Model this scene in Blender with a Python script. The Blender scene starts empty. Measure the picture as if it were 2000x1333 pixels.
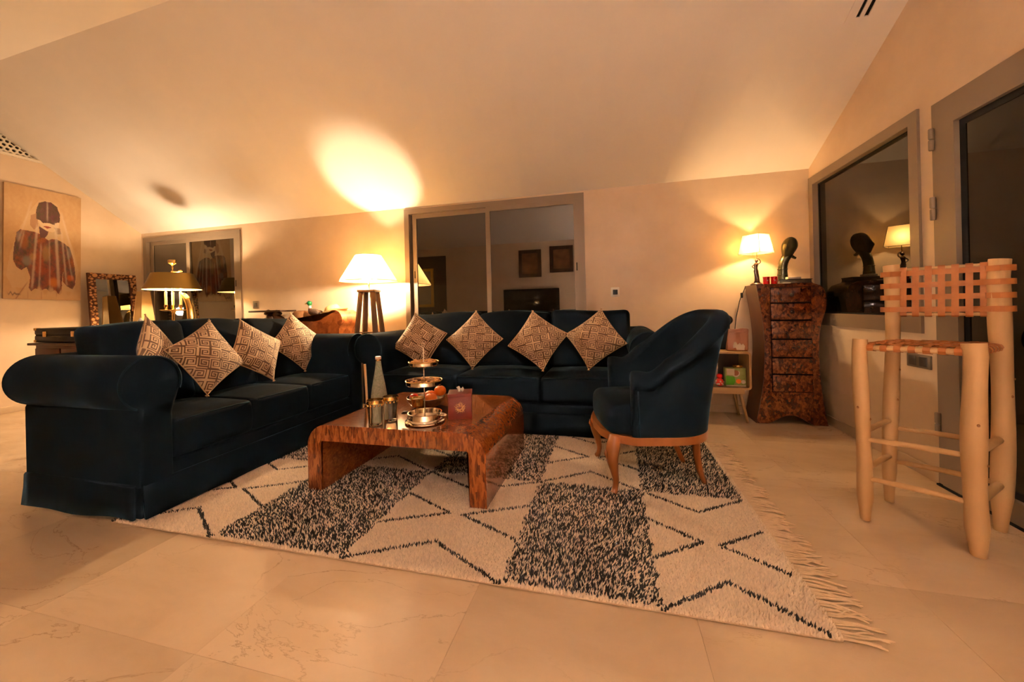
import bpy, bmesh, math, random
from mathutils import Vector, Matrix
import numpy as np
random.seed(7); rng = np.random.default_rng(7)
PI = math.pi
sc = bpy.context.scene
COL = sc.collection

# ------------------------------------------------------------------ camera, world, exposure
YAW, FPX, ROLL, PPY, CH = .2521, 750.0, -.0235, 602.7, 1.1
cam = bpy.data.cameras.new('camera'); camo = bpy.data.objects.new('camera', cam); COL.objects.link(camo)
cam.sensor_fit = 'HORIZONTAL'; cam.sensor_width = 36.0; cam.lens = 36.0*FPX/2000.0
cam.shift_y = -(666.5-PPY)/2000.0; cam.clip_start = .02
_c, _s = math.cos(YAW), math.sin(YAW)
fw = Vector((-_s, _c, 0)); rt = Vector((_c, _s, 0)); up = Vector((0, 0, 1))
r2 = rt*math.cos(ROLL)+up*math.sin(ROLL); u2 = -rt*math.sin(ROLL)+up*math.cos(ROLL)
camo.matrix_world = Matrix(((r2.x, u2.x, -fw.x, 0), (r2.y, u2.y, -fw.y, 0), (r2.z, u2.z, -fw.z, CH), (0, 0, 0, 1)))
sc.camera = camo
w = bpy.data.worlds.new('night'); sc.world = w; w.use_nodes = True
w.node_tree.nodes['Background'].inputs[0].default_value = (.004, .005, .008, 1)
w.node_tree.nodes['Background'].inputs[1].default_value = 1.0
sc.view_settings.view_transform = 'Standard'; sc.view_settings.look = 'None'
sc.view_settings.gamma = 1.0; sc.view_settings.use_curve_mapping = False
sc.view_settings.exposure = 1.5
sc.cycles.max_bounces = 8; sc.cycles.diffuse_bounces = 4; sc.cycles.glossy_bounces = 3; sc.cycles.transmission_bounces = 6
sc.cycles.use_adaptive_sampling = True; sc.cycles.adaptive_threshold = .03; sc.cycles.caustics_reflective = False; sc.cycles.caustics_refractive = False
WARM = (1.0, .62, .27); BRASSY = (1.0, .72, .42); FILL = (1.0, .84, .80)
P_TRIPOD, P_BRASS, P_TABLE, P_PENDANT = 48.0, 31.0, 7.0, 1500.0

# ------------------------------------------------------------------ room numbers
XR, YB, XL, ZE, YF = 1.868, 4.288, -6.94, 2.375, -2.4
def kslope(x): return .674+(.48-.674)*(x-XL)/(XR-XL)
def ridge_y(x): return 2.371-.0466*(x+5.655)
def ceil_z(x, y):
    ry = ridge_y(x)
    if y >= ry: return ZE+kslope(x)*(YB-y)
    zr = ZE+kslope(x)*(YB-ry)
    return zr+(3.0-zr)*(ry-y)/(ry-YF)

# ------------------------------------------------------------------ helpers
def link(o, parent=None):
    COL.objects.link(o)
    if parent: o.parent = parent
    return o
def tag(o, label=None, cat=None, group=None, kind=None):
    if label: o['label'] = label
    if cat: o['category'] = cat
    if group: o['group'] = group
    if kind: o['kind'] = kind
    return o
def thing(name, label, cat, loc=(0, 0, 0), rz=0, group=None, rot=None):
    o = bpy.data.objects.new(name, None); link(o); o.location = loc
    o.rotation_euler = rot if rot else (0, 0, rz); o.empty_display_size = .1
    return tag(o, label, cat, group)
def fin(bm, name, mat, parent=None, smooth=True, w=False, auto=None):
    """bmesh -> object. w: vertices are in world space, shifted to the parent's location"""
    if w and parent:
        l = parent.location
        if parent.parent: l = l+parent.parent.location
        bmesh.ops.translate(bm, verts=bm.verts, vec=-l)
    bmesh.ops.recalc_face_normals(bm, faces=bm.faces)
    me = bpy.data.meshes.new(name); bm.to_mesh(me); bm.free()
    if smooth:
        for p in me.polygons: p.use_smooth = True
        if auto is not None: me.set_sharp_from_angle(angle=math.radians(auto))
    me.materials.append(mat)
    return link(bpy.data.objects.new(name, me), parent)
def B(): return bmesh.new()
def box(bm, x0, x1, y0, y1, z0, z1):
    v = [bm.verts.new((x, y, z)) for x in (x0, x1) for y in (y0, y1) for z in (z0, z1)]
    for f in ((0, 1, 3, 2), (4, 6, 7, 5), (0, 4, 5, 1), (2, 3, 7, 6), (0, 2, 6, 4), (1, 5, 7, 3)): bm.faces.new([v[i] for i in f])
    return v
def bbox(x0, x1, y0, y1, z0, z1, r=.004, seg=2):
    bm = B(); box(bm, x0, x1, y0, y1, z0, z1)
    bmesh.ops.recalc_face_normals(bm, faces=bm.faces)
    bmesh.ops.bevel(bm, geom=list(bm.edges), offset=r, segments=seg, affect='EDGES', profile=.5)
    return bm
def rounded(hx, hy, hz, r, n=6, m=3, fn=None, c=(0, 0, 0)):
    """rounded box with a deform function"""
    bm = B(); h = (hx, hy, hz); ax = []
    for a in h:
        rr = min(r, a*.999)
        e = [-a+rr*(1-math.cos(PI/2*i/m)) for i in range(m+1)]
        mid = [(-a+rr)+(2*a-2*rr)*i/n for i in range(1, n)]
        ax.append(e+mid+[-t for t in reversed(e)])
    def P(p):
        q = [max(-(h[i]-min(r, h[i]*.999)), min(h[i]-min(r, h[i]*.999), p[i])) for i in range(3)]
        d = Vector([p[i]-q[i] for i in range(3)])
        if d.length > 1e-9: d = d.normalized()*min(r, min(h)*.999 if min(h) < r else r)
        v = Vector(q)+d
        if fn: v = Vector(fn(v))
        return v+Vector(c)
    for i in range(3):
        j, k = (i+1) % 3, (i+2) % 3
        for sgn in (-1, 1):
            g = []
            for a in ax[j]:
                row = []
                for b in ax[k]:
                    p = [0, 0, 0]; p[i] = sgn*h[i]; p[j] = a; p[k] = b
                    row.append(bm.verts.new(P(p)))
                g.append(row)
            for a in range(len(g)-1):
                for b in range(len(g[0])-1):
                    f = (g[a][b], g[a+1][b], g[a+1][b+1], g[a][b+1])
                    bm.faces.new(f if sgn > 0 else f[::-1])
    bmesh.ops.remove_doubles(bm, verts=bm.verts, dist=1e-5)
    return bm
def lathe(bm, prof, seg=24, c=(0, 0, 0), cap=True, fn=None):
    rings = []
    for r, z in prof:
        if r < 1e-6: rings.append([bm.verts.new((c[0], c[1], c[2]+z))])
        else: rings.append([bm.verts.new((c[0]+r*math.cos(2*PI*i/seg), c[1]+r*math.sin(2*PI*i/seg), c[2]+z)) for i in range(seg)])
    if fn:
        for rg in rings:
            for v in rg: v.co = fn(v.co)
    for a, b in zip(rings, rings[1:]):
        for i in range(seg):
            j = (i+1) % seg
            if len(a) == 1 and len(b) == 1: break
            if len(a) == 1: bm.faces.new((a[0], b[j], b[i]))
            elif len(b) == 1: bm.faces.new((a[i], a[j], b[0]))
            else: bm.faces.new((a[i], a[j], b[j], b[i]))
    if cap:
        if len(rings[0]) > 1: bm.faces.new(rings[0][::-1])
        if len(rings[-1]) > 1: bm.faces.new(rings[-1])
    return rings
def frames(pts):
    out = []; prev = None
    for i, p in enumerate(pts):
        a = pts[max(i-1, 0)]; b = pts[min(i+1, len(pts)-1)]
        t = (b-a).normalized()
        if prev is None:
            n = t.orthogonal().normalized()
        else:
            n = prev-t*prev.dot(t); n = n.normalized() if n.length > 1e-6 else t.orthogonal().normalized()
        prev = n; out.append((t, n, t.cross(n)))
    return out
def tube(bm, pts, rad, seg=8, cap=True, flat=1.0, closed=False):
    pts = [Vector(p) for p in pts]
    if not hasattr(rad, '__len__'): rad = [rad]*len(pts)
    fr = frames(pts); rings = []
    for p, r, (t, n, b) in zip(pts, rad, fr):
        rings.append([bm.verts.new(p+(n*math.cos(2*PI*i/seg)+b*math.sin(2*PI*i/seg)*flat)*r) for i in range(seg)])
    if closed: rings.append(rings[0])
    for a, b in zip(rings, rings[1:]):
        for i in range(seg):
            j = (i+1) % seg; bm.faces.new((a[i], a[j], b[j], b[i]))
    if cap and not closed:
        bm.faces.new(rings[0][::-1]); bm.faces.new(rings[-1])
    return rings
def spline(pts, n=8):
    """catmull-rom through points (any dimension)"""
    P = [np.array(p, float) for p in pts]; P = [2*P[0]-P[1]]+P+[2*P[-1]-P[-2]]; out = []
    for i in range(1, len(P)-2):
        a, b, c, d = P[i-1:i+3]
        for k in range(n):
            t = k/n; out.append(.5*((2*b)+(c-a)*t+(2*a-5*b+4*c-d)*t*t+(3*b-a-3*c+d)*t**3))
    out.append(P[-2]); return out
def loft(bm, sections, cap=True):
    R = [[bm.verts.new(p) for p in s] for s in sections]; n = len(R[0])
    for a, b in zip(R, R[1:]):
        for i in range(n): bm.faces.new((a[i], a[(i+1) % n], b[(i+1) % n], b[i]))
    if cap: bm.faces.new(R[0][::-1]); bm.faces.new(R[-1])
    return R
def prism(bm, poly, axis, a, b):
    """extrude a 2D polygon along axis from a to b. axis 'y': poly in (x,z); 'x': (y,z); 'z': (x,y)"""
    def P(p, t): return {'y': (p[0], t, p[1]), 'x': (t, p[0], p[1]), 'z': (p[0], p[1], t)}[axis]
    A = [bm.verts.new(P(p, a)) for p in poly]; Bv = [bm.verts.new(P(p, b)) for p in poly]
    n = len(poly); bm.faces.new(A[::-1]); bm.faces.new(Bv)
    for i in range(n): bm.faces.new((A[i], A[(i+1) % n], Bv[(i+1) % n], Bv[i]))
def sphere(bm, c, r, sx=1, sy=1, sz=1, u=16, v=10, fn=None):
    m = Matrix.Translation(c)@Matrix.Diagonal((sx*r, sy*r, sz*r, 1))
    res = bmesh.ops.create_uvsphere(bm, u_segments=u, v_segments=v, radius=1, matrix=m)
    return res['verts']
def copy_tree(o, parent=None):
    c = o.copy(); COL.objects.link(c); c.parent = parent
    for ch in list(o.children): copy_tree(ch, c)
    return c

# ------------------------------------------------------------------ materials
def mat(name, col, rough=.6, metal=0, spec=.5, **kw):
    m = bpy.data.materials.new(name); m.use_nodes = True
    b = m.node_tree.nodes['Principled BSDF']
    b.inputs['Base Color'].default_value = (*col, 1); b.inputs['Roughness'].default_value = rough
    b.inputs['Metallic'].default_value = metal; b.inputs['Specular IOR Level'].default_value = spec
    for k, v in kw.items(): b.inputs[k.replace('_', ' ')].default_value = v
    return m
def nd(m, t, **kw):
    n = m.node_tree.nodes.new(t)
    for k, v in kw.items():
        if k in n.inputs: n.inputs[k].default_value = v
        else: setattr(n, k, v)
    return n
def lk(m, a, b): m.node_tree.links.new(a, b)
def bsdf(m): return m.node_tree.nodes['Principled BSDF']
def ramp(m, fac, stops, mode='LINEAR'):
    r = nd(m, 'ShaderNodeValToRGB'); r.color_ramp.interpolation = mode
    e = r.color_ramp.elements
    while len(e) < len(stops): e.new(.5)
    for i, (p, c) in enumerate(stops): e[i].position = p; e[i].color = (*c, 1)
    lk(m, fac, r.inputs[0]); return r
def coords(m, kind='Object', scale=(1, 1, 1), rot=(0, 0, 0)):
    t = nd(m, 'ShaderNodeTexCoord'); mp = nd(m, 'ShaderNodeMapping')
    mp.inputs['Scale'].default_value = scale; mp.inputs['Rotation'].default_value = rot
    lk(m, t.outputs[kind], mp.inputs[0]); return mp.outputs[0]
def bump(m, h, strength=.2, dist=.01):
    b = nd(m, 'ShaderNodeBump', Strength=strength, Distance=dist); lk(m, h, b.inputs['Height']); lk(m, b.outputs[0], bsdf(m).inputs['Normal'])
def noisy(name, c1, c2, scale=5, rough=.6, detail=6, bstr=0, bscale=None, sc3=(1, 1, 1), **kw):
    m = mat(name, c1, rough, **kw); v = coords(m, scale=sc3)
    n = nd(m, 'ShaderNodeTexNoise', Scale=scale, Detail=detail); lk(m, v, n.inputs['Vector'])
    r = ramp(m, n.outputs[0], [(.3, c1), (.7, c2)]); lk(m, r.outputs[0], bsdf(m).inputs['Base Color'])
    if bstr:
        n2 = nd(m, 'ShaderNodeTexNoise', Scale=bscale or scale*3, Detail=5); lk(m, v, n2.inputs['Vector']); bump(m, n2.outputs[0], bstr)
    return m
def attr_mat(name, rough=.8, **kw):
    m = mat(name, (1, 1, 1), rough, **kw); a = nd(m, 'ShaderNodeAttribute'); a.attribute_name = 'Col'
    lk(m, a.outputs['Color'], bsdf(m).inputs['Base Color']); return m
M = {}
# tadelakt plaster: cream with cloudy trowel marks and a polished patchiness
def plaster():
    m = mat('plaster', (.74, .58, .40), .5); v = coords(m)
    n = nd(m, 'ShaderNodeTexNoise', Scale=1.6, Detail=7, Roughness=.62); lk(m, v, n.inputs['Vector'])
    r = ramp(m, n.outputs[0], [(.3, (.67, .515, .37)), (.55, (.74, .585, .435)), (.75, (.79, .64, .49))]); lk(m, r.outputs[0], bsdf(m).inputs['Base Color'])
    n2 = nd(m, 'ShaderNodeTexNoise', Scale=5, Detail=6, Distortion=.6); lk(m, v, n2.inputs['Vector'])
    r2_ = ramp(m, n2.outputs[0], [(.35, (.30, .30, .30)), (.7, (.46, .46, .46))]); lk(m, r2_.outputs[0], bsdf(m).inputs['Roughness'])
    n3 = nd(m, 'ShaderNodeTexNoise', Scale=9, Detail=8); lk(m, v, n3.inputs['Vector']); bump(m, n3.outputs[0], .05, .02)
    return m
M['plaster'] = plaster()
M['ceiling'] = noisy('ceiling_paint', (.82, .78, .745), (.84, .80, .765), 3, .75)
def marble():
    m = mat('marble', (.7, .5, .3), .22); t = nd(m, 'ShaderNodeTexCoord'); oi = nd(m, 'ShaderNodeObjectInfo')
    ad = nd(m, 'ShaderNodeVectorMath', operation='ADD'); sc_ = nd(m, 'ShaderNodeVectorMath', operation='SCALE'); sc_.inputs['Scale'].default_value = 37.0
    cx = nd(m, 'ShaderNodeCombineXYZ'); lk(m, oi.outputs['Random'], cx.inputs[0]); lk(m, oi.outputs['Random'], cx.inputs[2])
    lk(m, cx.outputs[0], sc_.inputs[0]); lk(m, t.outputs['Object'], ad.inputs[0]); lk(m, sc_.outputs[0], ad.inputs[1])
    mp = nd(m, 'ShaderNodeMapping'); mp.inputs['Scale'].default_value = (.7, 1.5, 1); mp.inputs['Rotation'].default_value = (0, 0, .25); lk(m, ad.outputs[0], mp.inputs[0])
    n = nd(m, 'ShaderNodeTexNoise', Scale=2.2, Detail=8, Roughness=.6, Distortion=.4); lk(m, mp.outputs[0], n.inputs['Vector'])
    base = ramp(m, n.outputs[0], [(.25, (.61, .455, .30)), (.5, (.71, .545, .375)), (.75, (.77, .61, .44))])
    # thin wandering veins
    n2 = nd(m, 'ShaderNodeTexNoise', Scale=2.6, Detail=9, Roughness=.6, Distortion=.7); lk(m, mp.outputs[0], n2.inputs['Vector'])
    s1 = nd(m, 'ShaderNodeMath', operation='SUBTRACT'); s1.inputs[1].default_value = .5; lk(m, n2.outputs[0], s1.inputs[0])
    ab = nd(m, 'ShaderNodeMath', operation='ABSOLUTE'); lk(m, s1.outputs[0], ab.inputs[0])
    vr = ramp(m, ab.outputs[0], [(0, (1, 1, 1)), (.0045, (.22, .22, .22)), (.012, (0, 0, 0))])
    n3 = nd(m, 'ShaderNodeTexNoise', Scale=1.1, Detail=2); lk(m, mp.outputs[0], n3.inputs['Vector'])
    mask = ramp(m, n3.outputs[0], [(.41, (0, 0, 0)), (.62, (.8, .8, .8))])
    mu = nd(m, 'ShaderNodeMath', operation='MULTIPLY'); lk(m, vr.outputs[0], mu.inputs[0]); lk(m, mask.outputs[0], mu.inputs[1])
    mx = nd(m, 'ShaderNodeMix', data_type='RGBA'); lk(m, mu.outputs[0], mx.inputs[0]); lk(m, base.outputs[0], mx.inputs[6]); mx.inputs[7].default_value = (.31, .18, .095, 1)
    hs = nd(m, 'ShaderNodeHueSaturation'); mr = nd(m, 'ShaderNodeMapRange'); mr.inputs[3].default_value = .92; mr.inputs[4].default_value = 1.06
    lk(m, oi.outputs['Random'], mr.inputs[0]); lk(m, mr.outputs[0], hs.inputs['Value']); lk(m, mx.outputs[2], hs.inputs['Color'])
    lk(m, hs.outputs[0], bsdf(m).inputs['Base Color'])
    n4 = nd(m, 'ShaderNodeTexNoise', Scale=6, Detail=4); lk(m, mp.outputs[0], n4.inputs['Vector'])
    rr = ramp(m, n4.outputs[0], [(.3, (.16, .16, .16)), (.7, (.27, .27, .27))]); lk(m, rr.outputs[0], bsdf(m).inputs['Roughness'])
    return m
M['marble'] = marble()
M['grout'] = mat('grout', (.42, .31, .21), .8)
M['skirting'] = noisy('skirting_stone', (.55, .42, .29), (.66, .52, .37), 4, .35)
M['taupe'] = noisy('taupe_metal', (.235, .175, .125), (.27, .205, .15), 2, .42)
M['gap'] = mat('shadow_gap', (.010, .003, .001), .8, spec=.1)
M['taupe_dark'] = mat('taupe_recess', (.05, .038, .028), .5)
M['glass_dark'] = mat('night_glass', (.008, .006, .003), .012, IOR=2.3)
M['black'] = mat('black_rubber', (.008, .008, .008), .6, spec=.2)
def velvet():
    m = mat('teal_velvet', (.004, .02, .03), .8, spec=.06); v = coords(m)
    n = nd(m, 'ShaderNodeTexNoise', Scale=3.2, Detail=5, Distortion=.5); lk(m, v, n.inputs['Vector'])
    r = ramp(m, n.outputs[0], [(.3, (.0006, .0019, .0030)), (.7, (.0012, .0034, .0051))]); lk(m, r.outputs[0], bsdf(m).inputs['Base Color'])
    b = bsdf(m); b.inputs['Sheen Weight'].default_value = .30; b.inputs['Sheen Roughness'].default_value = .24; b.inputs['Sheen Tint'].default_value = (.15, .26, .32, 1)
    n5 = nd(m, 'ShaderNodeTexNoise', Scale=4.5, Detail=4, Distortion=1.0); lk(m, v, n5.inputs['Vector'])
    mr = nd(m, 'ShaderNodeMapRange'); mr.inputs[1].default_value = .35; mr.inputs[2].default_value = .68; mr.inputs[3].default_value = .08; mr.inputs[4].default_value = .46
    lk(m, n5.outputs[0], mr.inputs[0]); lk(m, mr.outputs[0], b.inputs['Sheen Weight'])
    n2 = nd(m, 'ShaderNodeTexNoise', Scale=260, Detail=2); lk(m, v, n2.inputs['Vector']); bump(m, n2.outputs[0], .12, .004)
    return m
M['velvet'] = velvet()
M['piping'] = mat('teal_piping', (.0015, .005, .008), .7, spec=.1, Sheen_Weight=.25, Sheen_Tint=(.12, .34, .42, 1))
def burl(name, dark, mid, light, scale=30, vz=1.0, rough=.13, vw=.26):
    m = mat(name, mid, rough, Coat_Weight=.6, Coat_Roughness=.06); v = coords(m, scale=(1, 1, vz))
    vo = nd(m, 'ShaderNodeTexVoronoi', Scale=scale); lk(m, v, vo.inputs['Vector'])
    n = nd(m, 'ShaderNodeTexNoise', Scale=scale*.9, Detail=8, Roughness=.7, Distortion=1.2); lk(m, v, n.inputs['Vector'])
    sp = nd(m, 'ShaderNodeSeparateColor'); lk(m, vo.outputs['Color'], sp.inputs[0])
    a = nd(m, 'ShaderNodeMath', operation='MULTIPLY_ADD'); a.inputs[1].default_value = vw; lk(m, sp.outputs[0], a.inputs[0])
    b_ = nd(m, 'ShaderNodeMath', operation='MULTIPLY'); b_.inputs[1].default_value = .62; lk(m, n.outputs[0], b_.inputs[0]); lk(m, b_.outputs[0], a.inputs[2])
    r = ramp(m, a.outputs[0], [(.24, dark), (.44, mid), (.62, light)]); lk(m, r.outputs[0], bsdf(m).inputs['Base Color'])
    return m
M['burl'] = burl('burl_veneer', (.14, .032, .008), (.29, .082, .018), (.48, .165, .036), scale=60, vw=.16)
M['burl_edge'] = burl('burl_edge_banding', (.05, .010, .003), (.19, .044, .009), (.36, .105, .022), scale=95, vz=.22, vw=.34)
M['burl_chest'] = burl('burl_chest_veneer', (.030, .006, .002), (.105, .022, .006), (.23, .060, .014), scale=55, vz=.7, rough=.24)
M['walnut'] = noisy('walnut_side', (.13, .042, .016), (.20, .07, .026), 3, .3, sc3=(1, 1, .15))
M['desk'] = noisy('mahogany', (.055, .013, .006), (.09, .022, .009), 8, .4, sc3=(1, 6, 1))
M['dark_wood'] = noisy('dark_wood', (.035, .014, .007), (.07, .028, .012), 8, .4, sc3=(1, 6, 1))
M['chair_wood'] = noisy('honey_wood', (.26, .085, .022), (.36, .13, .036), 9, .28, sc3=(1, 1, .2))
M['log'] = noisy('peeled_log', (.56, .34, .15), (.70, .46, .23), 6, .55, bstr=.25, bscale=22, sc3=(1, 1, .25))
M['log_end'] = noisy('log_end', (.50, .30, .14), (.62, .40, .2), 20, .7)
M['leather'] = noisy('tan_leather', (.36, .115, .025), (.50, .185, .045), 14, .45, bstr=.15, bscale=60)
M['oak'] = noisy('pale_oak', (.50, .30, .13), (.60, .38, .18), 7, .45, sc3=(.2, 1, 1))
M['lamp_wood'] = noisy('lamp_leg_wood', (.075, .036, .016), (.12, .06, .028), 9, .5, sc3=(1, 1, .15))
M['brass'] = mat('brass', (.72, .47, .16), .2, 1.0)
M['brass_shade'] = mat('brass_shade', (.36, .24, .07), .34, .85)
M['silver'] = mat('silver', (.78, .70, .58), .12, 1.0)
M['bronze'] = noisy('green_bronze', (.035, .03, .012), (.075, .07, .03), 9, .28, metal=.6)
M['bronze_dark'] = noisy('dark_bronze', (.03, .014, .008), (.06, .03, .016), 9, .3, metal=.3)
M['white'] = mat('white_plastic', (.78, .74, .68), .4)
M['plate'] = mat('switch_plate', (.16, .12, .085), .4)
M['cream'] = mat('cream_candle', (.8, .66, .42), .5)
M['gold_print'] = mat('gold_print', (.80, .52, .22), .35, .5)
M['maroon'] = noisy('maroon_leatherette', (.13, .011, .006), (.155, .015, .008), 30, .38, bstr=.1, bscale=120)
M['glass'] = mat('clear_glass', (1, .98, .95), .01, Transmission_Weight=1.0, IOR=1.45)
M['green_glass'] = noisy('green_bottle_glass', (.52, .64, .46), (.78, .84, .68), 70, .2, bstr=.9, bscale=110, Transmission_Weight=.4, IOR=1.4)
M['orange'] = noisy('orange_peel', (.85, .17, .012), (.92, .24, .02), 14, .38, bstr=.2, bscale=180)
M['red'] = mat('red_gloss', (.62, .012, .012), .25)
M['red_fruit'] = mat('red_fruit', (.75, .03, .012), .3)
M['cookie'] = noisy('cookie', (.52, .22, .06), (.70, .36, .11), 40, .8, bstr=.5, bscale=110)
M['choc'] = noisy('chocolate_cookie', (.14, .045, .014), (.24, .08, .025), 40, .7, bstr=.5, bscale=110)
M['cap'] = mat('blush_cap', (.76, .50, .38), .4)
M['stick'] = noisy('pale_stick', (.62, .38, .17), (.70, .46, .22), 9, .6)
M['felt'] = noisy('brown_felt', (.20, .085, .03), (.26, .12, .045), 20, .85)
M['felt_band'] = mat('hat_band', (.06, .025, .012), .7)
M['straw'] = noisy('straw', (.62, .42, .16), (.74, .54, .24), 60, .7, bstr=.5, bscale=150)
M['kraft'] = noisy('kraft_paper', (.30, .10, .036), (.38, .14, .05), 8, .45, bstr=.4, bscale=14)
M['label_paper'] = noisy('label_paper', (.62, .52, .40), (.70, .60, .48), 8, .6)
M['tea_green'] = noisy('green_card', (.10, .42, .012), (.14, .50, .02), 8, .5)
M['tea_olive'] = noisy('olive_card', (.26, .32, .07), (.42, .46, .16), 18, .5)
M['mirror'] = mat('mirror_glass', (.62, .62, .5), .02, 1.0)
M['gold_frame'] = mat('gold_frame', (.85, .55, .06), .3, .6)
M['slice'] = noisy('log_slice', (.46, .20, .065), (.66, .34, .13), 26, .7)
M['slice_bark'] = mat('slice_backing', (.10, .03, .01), .9)
M['suitcase'] = noisy('black_case', (.006, .004, .003), (.012, .008, .006), 12, .4, spec=.3)
M['parchment'] = noisy('parchment', (.55, .34, .14), (.66, .44, .20), 5, .7, bstr=.15, bscale=30, sc3=(1, 1, .3))
M['screen'] = mat('tv_screen', (.006, .006, .007), .08)
M['art_dark'] = noisy('dark_art', (.10, .035, .012), (.22, .09, .03), 6, .6)
M['white_lattice'] = mat('white_lattice', (.80, .72, .60), .6)
M['void'] = mat('dark_void', (.03, .02, .012), .9)
M['velour_shadow'] = M['black']
def shade_mat(name, col, spots=0.0):
    m = bpy.data.materials.new(name); m.use_nodes = True; nt = m.node_tree
    for n in list(nt.nodes): nt.nodes.remove(n)
    out = nd(m, 'ShaderNodeOutputMaterial'); d = nd(m, 'ShaderNodeBsdfDiffuse'); t = nd(m, 'ShaderNodeBsdfTranslucent'); mx = nd(m, 'ShaderNodeMixShader')
    v = coords(m); n = nd(m, 'ShaderNodeTexNoise', Scale=22, Detail=6, Roughness=.7); lk(m, v, n.inputs['Vector'])
    r = ramp(m, n.outputs[0], [(.34, tuple(c*(1-spots) for c in col)), (.46, col)])
    lk(m, r.outputs[0], d.inputs[0]); lk(m, r.outputs[0], t.inputs[0]); mx.inputs[0].default_value = .55
    lk(m, d.outputs[0], mx.inputs[1]); lk(m, t.outputs[0], mx.inputs[2]); lk(m, mx.outputs[0], out.inputs[0])
    return m
M['shade'] = shade_mat('parchment_shade', (.82, .56, .25), .25)
M['shade2'] = shade_mat('linen_shade', (.80, .60, .30))
def glow(name, col, s):
    m = mat(name, col, .5); b = bsdf(m); b.inputs['Emission Color'].default_value = (*col, 1); b.inputs['Emission Strength'].default_value = s; return m
def bulb_glass(name, col, s):
    m = bpy.data.materials.new(name); m.use_nodes = True; nt = m.node_tree
    for n in list(nt.nodes): nt.nodes.remove(n)
    out = nd(m, 'ShaderNodeOutputMaterial'); e = nd(m, 'ShaderNodeEmission'); t = nd(m, 'ShaderNodeBsdfTransparent'); mx = nd(m, 'ShaderNodeMixShader')
    e.inputs[0].default_value = (*col, 1); e.inputs[1].default_value = s; mx.inputs[0].default_value = .15
    lk(m, t.outputs[0], mx.inputs[1]); lk(m, e.outputs[0], mx.inputs[2]); lk(m, mx.outputs[0], out.inputs[0]); return m
M['bulb'] = bulb_glass('bulb_glass', (1, .72, .36), 60)
M['candle_bulb'] = glow('candle_bulb', (1, .72, .34), 22)
M['flame'] = glow('flame', (1, .6, .3), 3)
def point(name, loc, power, r=.03, parent=None, col=WARM):
    l = bpy.data.lights.new(name, 'POINT'); l.energy = power; l.color = col; l.shadow_soft_size = r
    o = bpy.data.objects.new(name, l); link(o, parent); o.location = loc; return o

# ------------------------------------------------------------------ the room
def struct(o): o['kind'] = 'structure'; return o
bm = B(); box(bm, XL-.2, XR+.2, YF-.2, YB+.2, -.2, -.004)
floor = struct(fin(bm, 'floor', M['grout'], smooth=False)); tag(floor, 'polished beige veined marble tile floor', 'floor')
NX, NY = 11, 8; tw, th = (XR-XL)/NX, (YF*-1+YB)/NY
tile0 = None
for i in range(NX):
    for j in range(NY):
        if tile0 is None:
            bm = B(); g = .0004; v = box(bm, -tw/2+g, tw/2-g, -th/2+g, th/2-g, -.012, 0)
            tile0 = fin(bm, 'tile', M['marble'], floor, smooth=False); o = tile0
        else: o = tile0.copy(); COL.objects.link(o); o.parent = floor
        o.location = (XL+tw*(i+.5), YF+th*(j+.5), 0)
def wall_cells(bm, axis, p0, p1, u0, u1, z1, holes):
    """boxes around rectangular holes. axis 'y': wall spans u=x; 'x': spans u=y. p0..p1 is its thickness"""
    us = sorted({u0, u1, *[h[0] for h in holes], *[h[1] for h in holes]}); zs = sorted({0, z1, *[h[2] for h in holes], *[h[3] for h in holes]})
    for a, b in zip(us, us[1:]):
        for c, d in zip(zs, zs[1:]):
            m_, n_ = (a+b)/2, (c+d)/2
            if any(h[0] < m_ < h[1] and h[2] < n_ < h[3] for h in holes): continue
            if axis == 'y': box(bm, a, b, p0, p1, c, d)
            else: box(bm, p0, p1, a, b, c, d)
W1 = (-6.885, -5.02, .88, 2.30); W2 = (-2.452, -.262, .88, 2.352)
W3 = (2.925, 4.270, .885, 2.272); DR = (1.62, 2.815, 0.0, 2.235)
bm = B(); wall_cells(bm, 'y', YB, YB+.2, XL-.2, XR+.2, ZE, [W1, W2])
struct(tag(fin(bm, 'wall_back', M['plaster'], smooth=False), 'cream plaster wall with two sliding windows', 'wall'))
def gable(x, xo, holes, name, label):
    bm = B(); a, b = min(x, xo), max(x, xo); wall_cells(bm, 'x', a, b, YF, YB, 2.3, holes)
    ry = ridge_y(x); prism(bm, [(YF, 2.3), (YB, 2.3), (YB, ceil_z(x, YB)), (ry, ceil_z(x, ry)), (YF, ceil_z(x, YF))], 'x', a, b)
    return struct(tag(fin(bm, name, M['plaster'], smooth=False), label, 'wall'))
wall_r = gable(XR, XR+.2, [W3, DR], 'wall_right', 'cream gable wall holding the fixed window and glass door')
wall_l = gable(XL, XL-.2, [], 'wall_left', 'cream gable wall behind the painting')
bm = B(); box(bm, XL-.2, XR+.2, YF-.2, YF, 0, 3.05)
struct(tag(fin(bm, 'wall_front', M['plaster'], smooth=False), 'cream plaster wall reflected in the window panes', 'wall'))
bm = B(); n = 24
xs = [XL-.2+(XR-XL+.4)*i/n for i in range(n+1)]
rows = [[bm.verts.new((x, y, z)) for (y, z) in ((YB+.2, ceil_z(x, YB)-.2*kslope(x)), (ridge_y(x), ceil_z(x, ridge_y(x))), (YF-.2, 3.0-.01))] for x in xs]
for a, b in zip(rows, rows[1:]):
    for k in range(2): bm.faces.new((a[k], a[k+1], b[k+1], b[k]))
struct(tag(fin(bm, 'ceiling', M['ceiling'], smooth=False), 'pale vaulted ceiling sloping up from the back wall', 'ceiling'))
def board(name, x0, x1, y0, y1, label):
    struct(tag(fin(bbox(x0, x1, y0, y1, 0, .078, .003), name, M['skirting']), label, 'baseboard'))
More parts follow.
